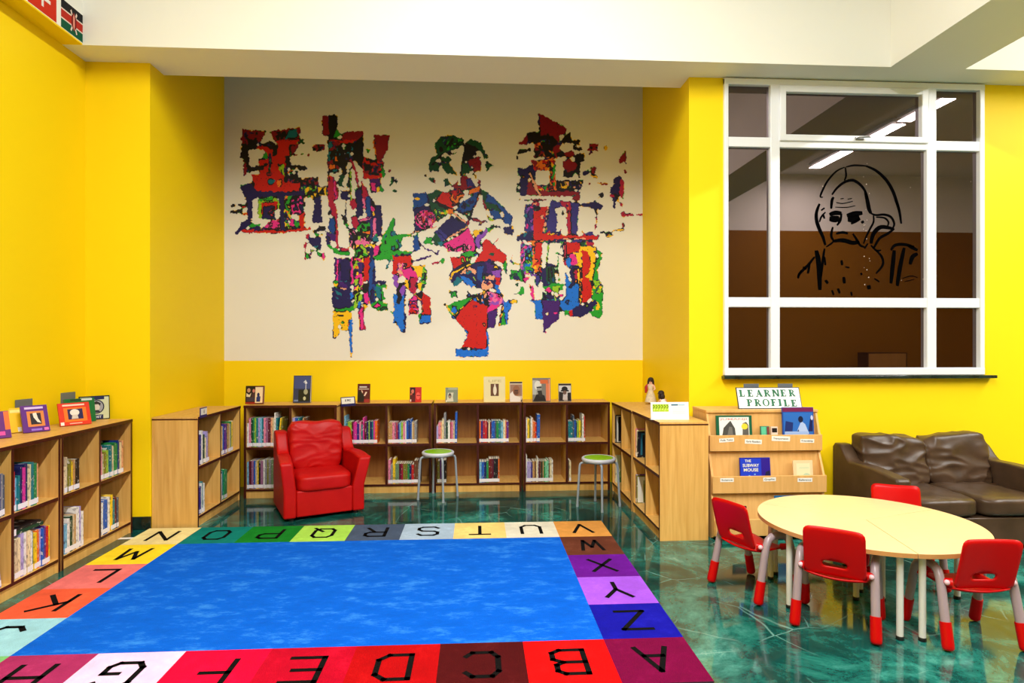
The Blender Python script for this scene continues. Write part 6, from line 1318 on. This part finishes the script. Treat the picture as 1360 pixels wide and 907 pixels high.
inner_cover('RN', 0, 1, [((24, 30, 40), (.03, .03, .97, .97)), ((40, 110, 140), (.1, .1, .16, .94)), ((40, 110, 140), (.1, .88, .9, .94)), ((60, 100, 120), [(.5, .3), (.7, .6), (.8, .3)])])
inner_cover('RN', 0, 0, [((226, 224, 214), (.03, .03, .97, .97)), ((120, 130, 50), (.2, .03, .97, .84)), ((140, 160, 120), (.2, .7, .97, .84)), ((96, 60, 60), blob(.6, .52, .16, .07)), ((150, 100, 90), blob(.56, .56, .06, .05)), ((196, 180, 60), blob(.4, .3, .1, .05)), ((90, 110, 40), (.25, .05, .9, .2))])

# ------------------------------------------------------------------ two dolls
SKIN = mat('doll_skin', (226, 176, 150), .5); HAIR = mat('doll_hair', (34, 16, 16), .6, bump=.6, bscale=200); 
def skin_body(name, verts, edges, rad, m, parent):
    me = bpy.data.meshes.new(name); me.from_pydata(verts, edges, []); me.materials.append(m)
    o = bpy.data.objects.new(name, me); C.objects.link(o); o.parent = parent
    sk = o.modifiers.new('skin', 'SKIN'); o.modifiers.new('sub', 'SUBSURF').render_levels = 2
    for i, r in enumerate(rad): me.skin_vertices[0].data[i].radius = (r, r)
    me.skin_vertices[0].data[0].use_root = True
    for p_ in me.polygons: p_.use_smooth = True
    sk.use_smooth_shade = True
    return o
def doll_head(t, hc, r, fx, fz=0):
    """eyes, nose and mouth on the side the doll looks to; hair falls behind"""
    b = MB(); 
    for s in (-1, 1): b.ball((hc[0] + fx[0] * r * .92 - fx[1] * s * r * .36, hc[1] + fx[1] * r * .92 + fx[0] * s * r * .36, hc[2] + r * .1), r * .10)
    b.build('eyes', mat('doll_eye', (16, 12, 14), .3), t)
    b = MB(); b.ball((hc[0] + fx[0] * r * .9, hc[1] + fx[1] * r * .9, hc[2] - r * .45), r * .2, r * .2, r * .07); b.build('mouth', mat('doll_mouth', (170, 40, 50), .4), t)
    b = MB(); b.ball((hc[0] + fx[0] * r * .98, hc[1] + fx[1] * r * .98, hc[2] - r * .12), r * .12); b.build('nose', SKIN, t)
    b = MB(); b.ball((hc[0] - fx[0] * r * .28, hc[1] - fx[1] * r * .28, hc[2] + r * .28), r * 1.12, r * 1.12, r * 1.02)
    b.ball((hc[0] - fx[0] * r * .72, hc[1] - fx[1] * r * .72, hc[2] - r * .75), r * .92, r * .92, r * 1.35)
    for s in (-1, 1): b.ball((hc[0] - fx[0] * r * .2 - fx[1] * s * r * .95, hc[1] - fx[1] * r * .2 + fx[0] * s * r * .95, hc[2] - r * .7), r * .36, r * .36, r * 1.1)
    b.build('hair', HAIR, t)
p = onz(866, 534.5, BCH)
d1 = thing('doll', (1.715, 5.93, Z9), 0, 'standing dark-haired doll in a pale skirt and red shawl, on the right bookcase', 'doll')
hh = .262
skin_body('body', [(0, 0, .118), (0, 0, .16), (0, 0, .188), (0, 0, .203), (0, 0, .228), (-.030, 0, .182), (-.046, -.012, .150), (-.036, -.032, .132), (.030, 0, .182), (.044, -.012, .150), (.030, -.034, .138), (-.014, 0, .06), (-.015, 0, .012), (-.016, -.016, .007), (.014, 0, .06), (.015, 0, .012), (.016, -.016, .007)],
          [(0, 1), (1, 2), (2, 3), (3, 4), (2, 5), (5, 6), (6, 7), (2, 8), (8, 9), (9, 10), (0, 11), (11, 12), (12, 13), (0, 14), (14, 15), (15, 16)],
          [.024, .021, .020, .010, .024, .011, .009, .007, .011, .009, .007, .012, .008, .007, .012, .008, .007], SKIN, d1)
b = MB(); b.lathe([(.056, .022), (.054, .03), (.044, .075), (.027, .125), (.023, .14)], 24); b.lathe([(.0225, .136), (.0245, .155), (.0255, .18), (.018, .194)], 24); b.build('dress', mat('doll_skirt', (214, 200, 176), .8, var=.15, vscale=60), d1)
b = MB(); b.tube([(-.03, .004, .19), (-.044, -.006, .165), (-.040, -.022, .135), (-.046, -.02, .112)], [.012, .015, .014, .008], 12); b.tube([(-.03, .004, .192), (0, .024, .188), (.03, .004, .192)], .011, 12); b.build('shawl', mat('doll_red', (170, 24, 26), .7), d1)
doll_head(d1, (0, 0, .232), .026, (0, -1))
d1.rotation_euler = (0, 0, math.radians(-25))
d2 = thing('doll', (1.672, 5.33, Z9), math.radians(15), 'seated dark-haired doll in white, leaning forward behind the white standing card', 'doll')
skin_body('body', [(0, 0, .034), (-.004, .016, .072), (-.008, .028, .098), (-.012, .034, .112), (-.02, .042, .140), (-.030, .03, .092), (-.040, .062, .062), (-.036, .086, .046), (.026, .03, .092), (.034, .062, .064), (.026, .088, .048), (-.018, .04, .028), (-.020, .10, .030), (-.020, .15, .014), (-.020, .166, .026), (.018, .04, .028), (.020, .10, .030), (.020, .15, .014), (.020, .166, .026)],
          [(0, 1), (1, 2), (2, 3), (3, 4), (2, 5), (5, 6), (6, 7), (2, 8), (8, 9), (9, 10), (0, 11), (11, 12), (12, 13), (13, 14), (0, 15), (15, 16), (16, 17), (17, 18)],
          [.030, .025, .022, .010, .024, .011, .009, .008, .011, .009, .008, .015, .012, .009, .007, .015, .012, .009, .007], SKIN, d2)
b = MB(); b.lathe([(.001, .004), (.046, .006), (.044, .03), (.030, .06), (.027, .085), (.018, .105)], 24); b.xform(Matrix.Shear('XY', 4, (0, .28)) if False else Matrix(((1, 0, -.08, 0), (0, 1, .26, 0), (0, 0, 1, 0), (0, 0, 0, 1)))); b.build('dress', mat('doll_white', (224, 222, 232), .8), d2)
doll_head(d2, (-.02, .044, .146), .026, (-.35, .94))

# ------------------------------------------------------------------ flags on the left beam
XF = -2.98 + .0015
def flag(cs, label, bands, extra, name='flag'):
    """cs: four wall points TL,TR,BR,BL; bands [(v0,v1,colour)]"""
    TL, TR_, BR, BL = cs; ms = []; b = MB()
    def P(u, v, d=0):
        a = TL.lerp(TR_, u); c = BL.lerp(BR, u); q = a.lerp(c, v); return (q.x + d, q.y, q.z)
    def mi(cc):
        m = mat('flag_%d_%d_%d' % cc, cc, .7, .2)
        if m not in ms: ms.append(m)
        return ms.index(m)
    b.poly([P(0, 0, -.002), P(1, 0, -.002), P(1, 1, -.002), P(0, 1, -.002)], mi((230, 226, 216)))
    for v0, v1, cc in bands: b.quad(P(0, v0), P(1, v0), P(1, v1), P(0, v1), mi(cc))
    for i, (cc, pts) in enumerate(extra): b.poly([P(u, v, .0006 + .0003 * i) for u, v in pts], mi(cc))
    for q in ((0, 0, 1, 0), (1, 0, 1, 1), (1, 1, 0, 1), (0, 1, 0, 0)): b.quad(P(q[0], q[1], -.002), P(q[2], q[3], -.002), P(q[2], q[3], 0), P(q[0], q[1], 0), 0)
    o = b.build(name, ms, fixn=False); return tag(o, label, 'flag', 'flags along the left beam')
ya, yb = onx(81, 30, XF).y, onx(114, 52, XF).y
zb_ = onx(81.5, 30.5, XF).z; zt_ = onx(114, 18, XF).z; zb_ = onx(114, 54, XF).z
V = lambda y, z: Vector((XF, y, z))
K, R_, G_ = (22, 20, 24), (186, 40, 24), (0, 84, 56); Wf = (232, 214, 200)
_d = zb_ - (ZS + .016); zb_ -= _d; zt_ -= _d
flag((V(ya, zt_), V(yb, zt_), V(yb, zb_), V(ya, zb_)), 'black, red and green striped flag with shield and crossed spears on the left beam',
     [(0, .31, K), (.31, .36, Wf), (.36, .64, R_), (.64, .69, Wf), (.69, 1, G_)],
     [(Wf, [(.36, .18), (.40, .12), (.64, .86), (.60, .90)]), (Wf, [(.64, .18), (.60, .12), (.36, .86), (.40, .90)]), ((120, 14, 14), [(.5, .16), (.60, .34), (.60, .66), (.5, .84), (.40, .66), (.40, .34)]), ((232, 150, 130), [(.5, .2), (.535, .35), (.535, .65), (.5, .8), (.465, .65), (.465, .35)])])
L_ = (yb - ya); g_ = onx(81, 20, XF).y - onx(75, 20, XF).y
y1_ = ya - g_; y0_ = y1_ - L_ * 1.0
flag((V(y0_, zt_), V(y1_, zt_), V(y1_, zb_), V(y0_, zb_)), 'red flag with a white emblem, partly cut off at the top left', [(0, 1, (206, 44, 14))],
     [((234, 226, 220), [(.46, .2), (.54, .2), (.54, .44), (.78, .44), (.78, .56), (.54, .56), (.54, .8), (.46, .8), (.46, .56), (.22, .56), (.22, .44), (.46, .44)])])
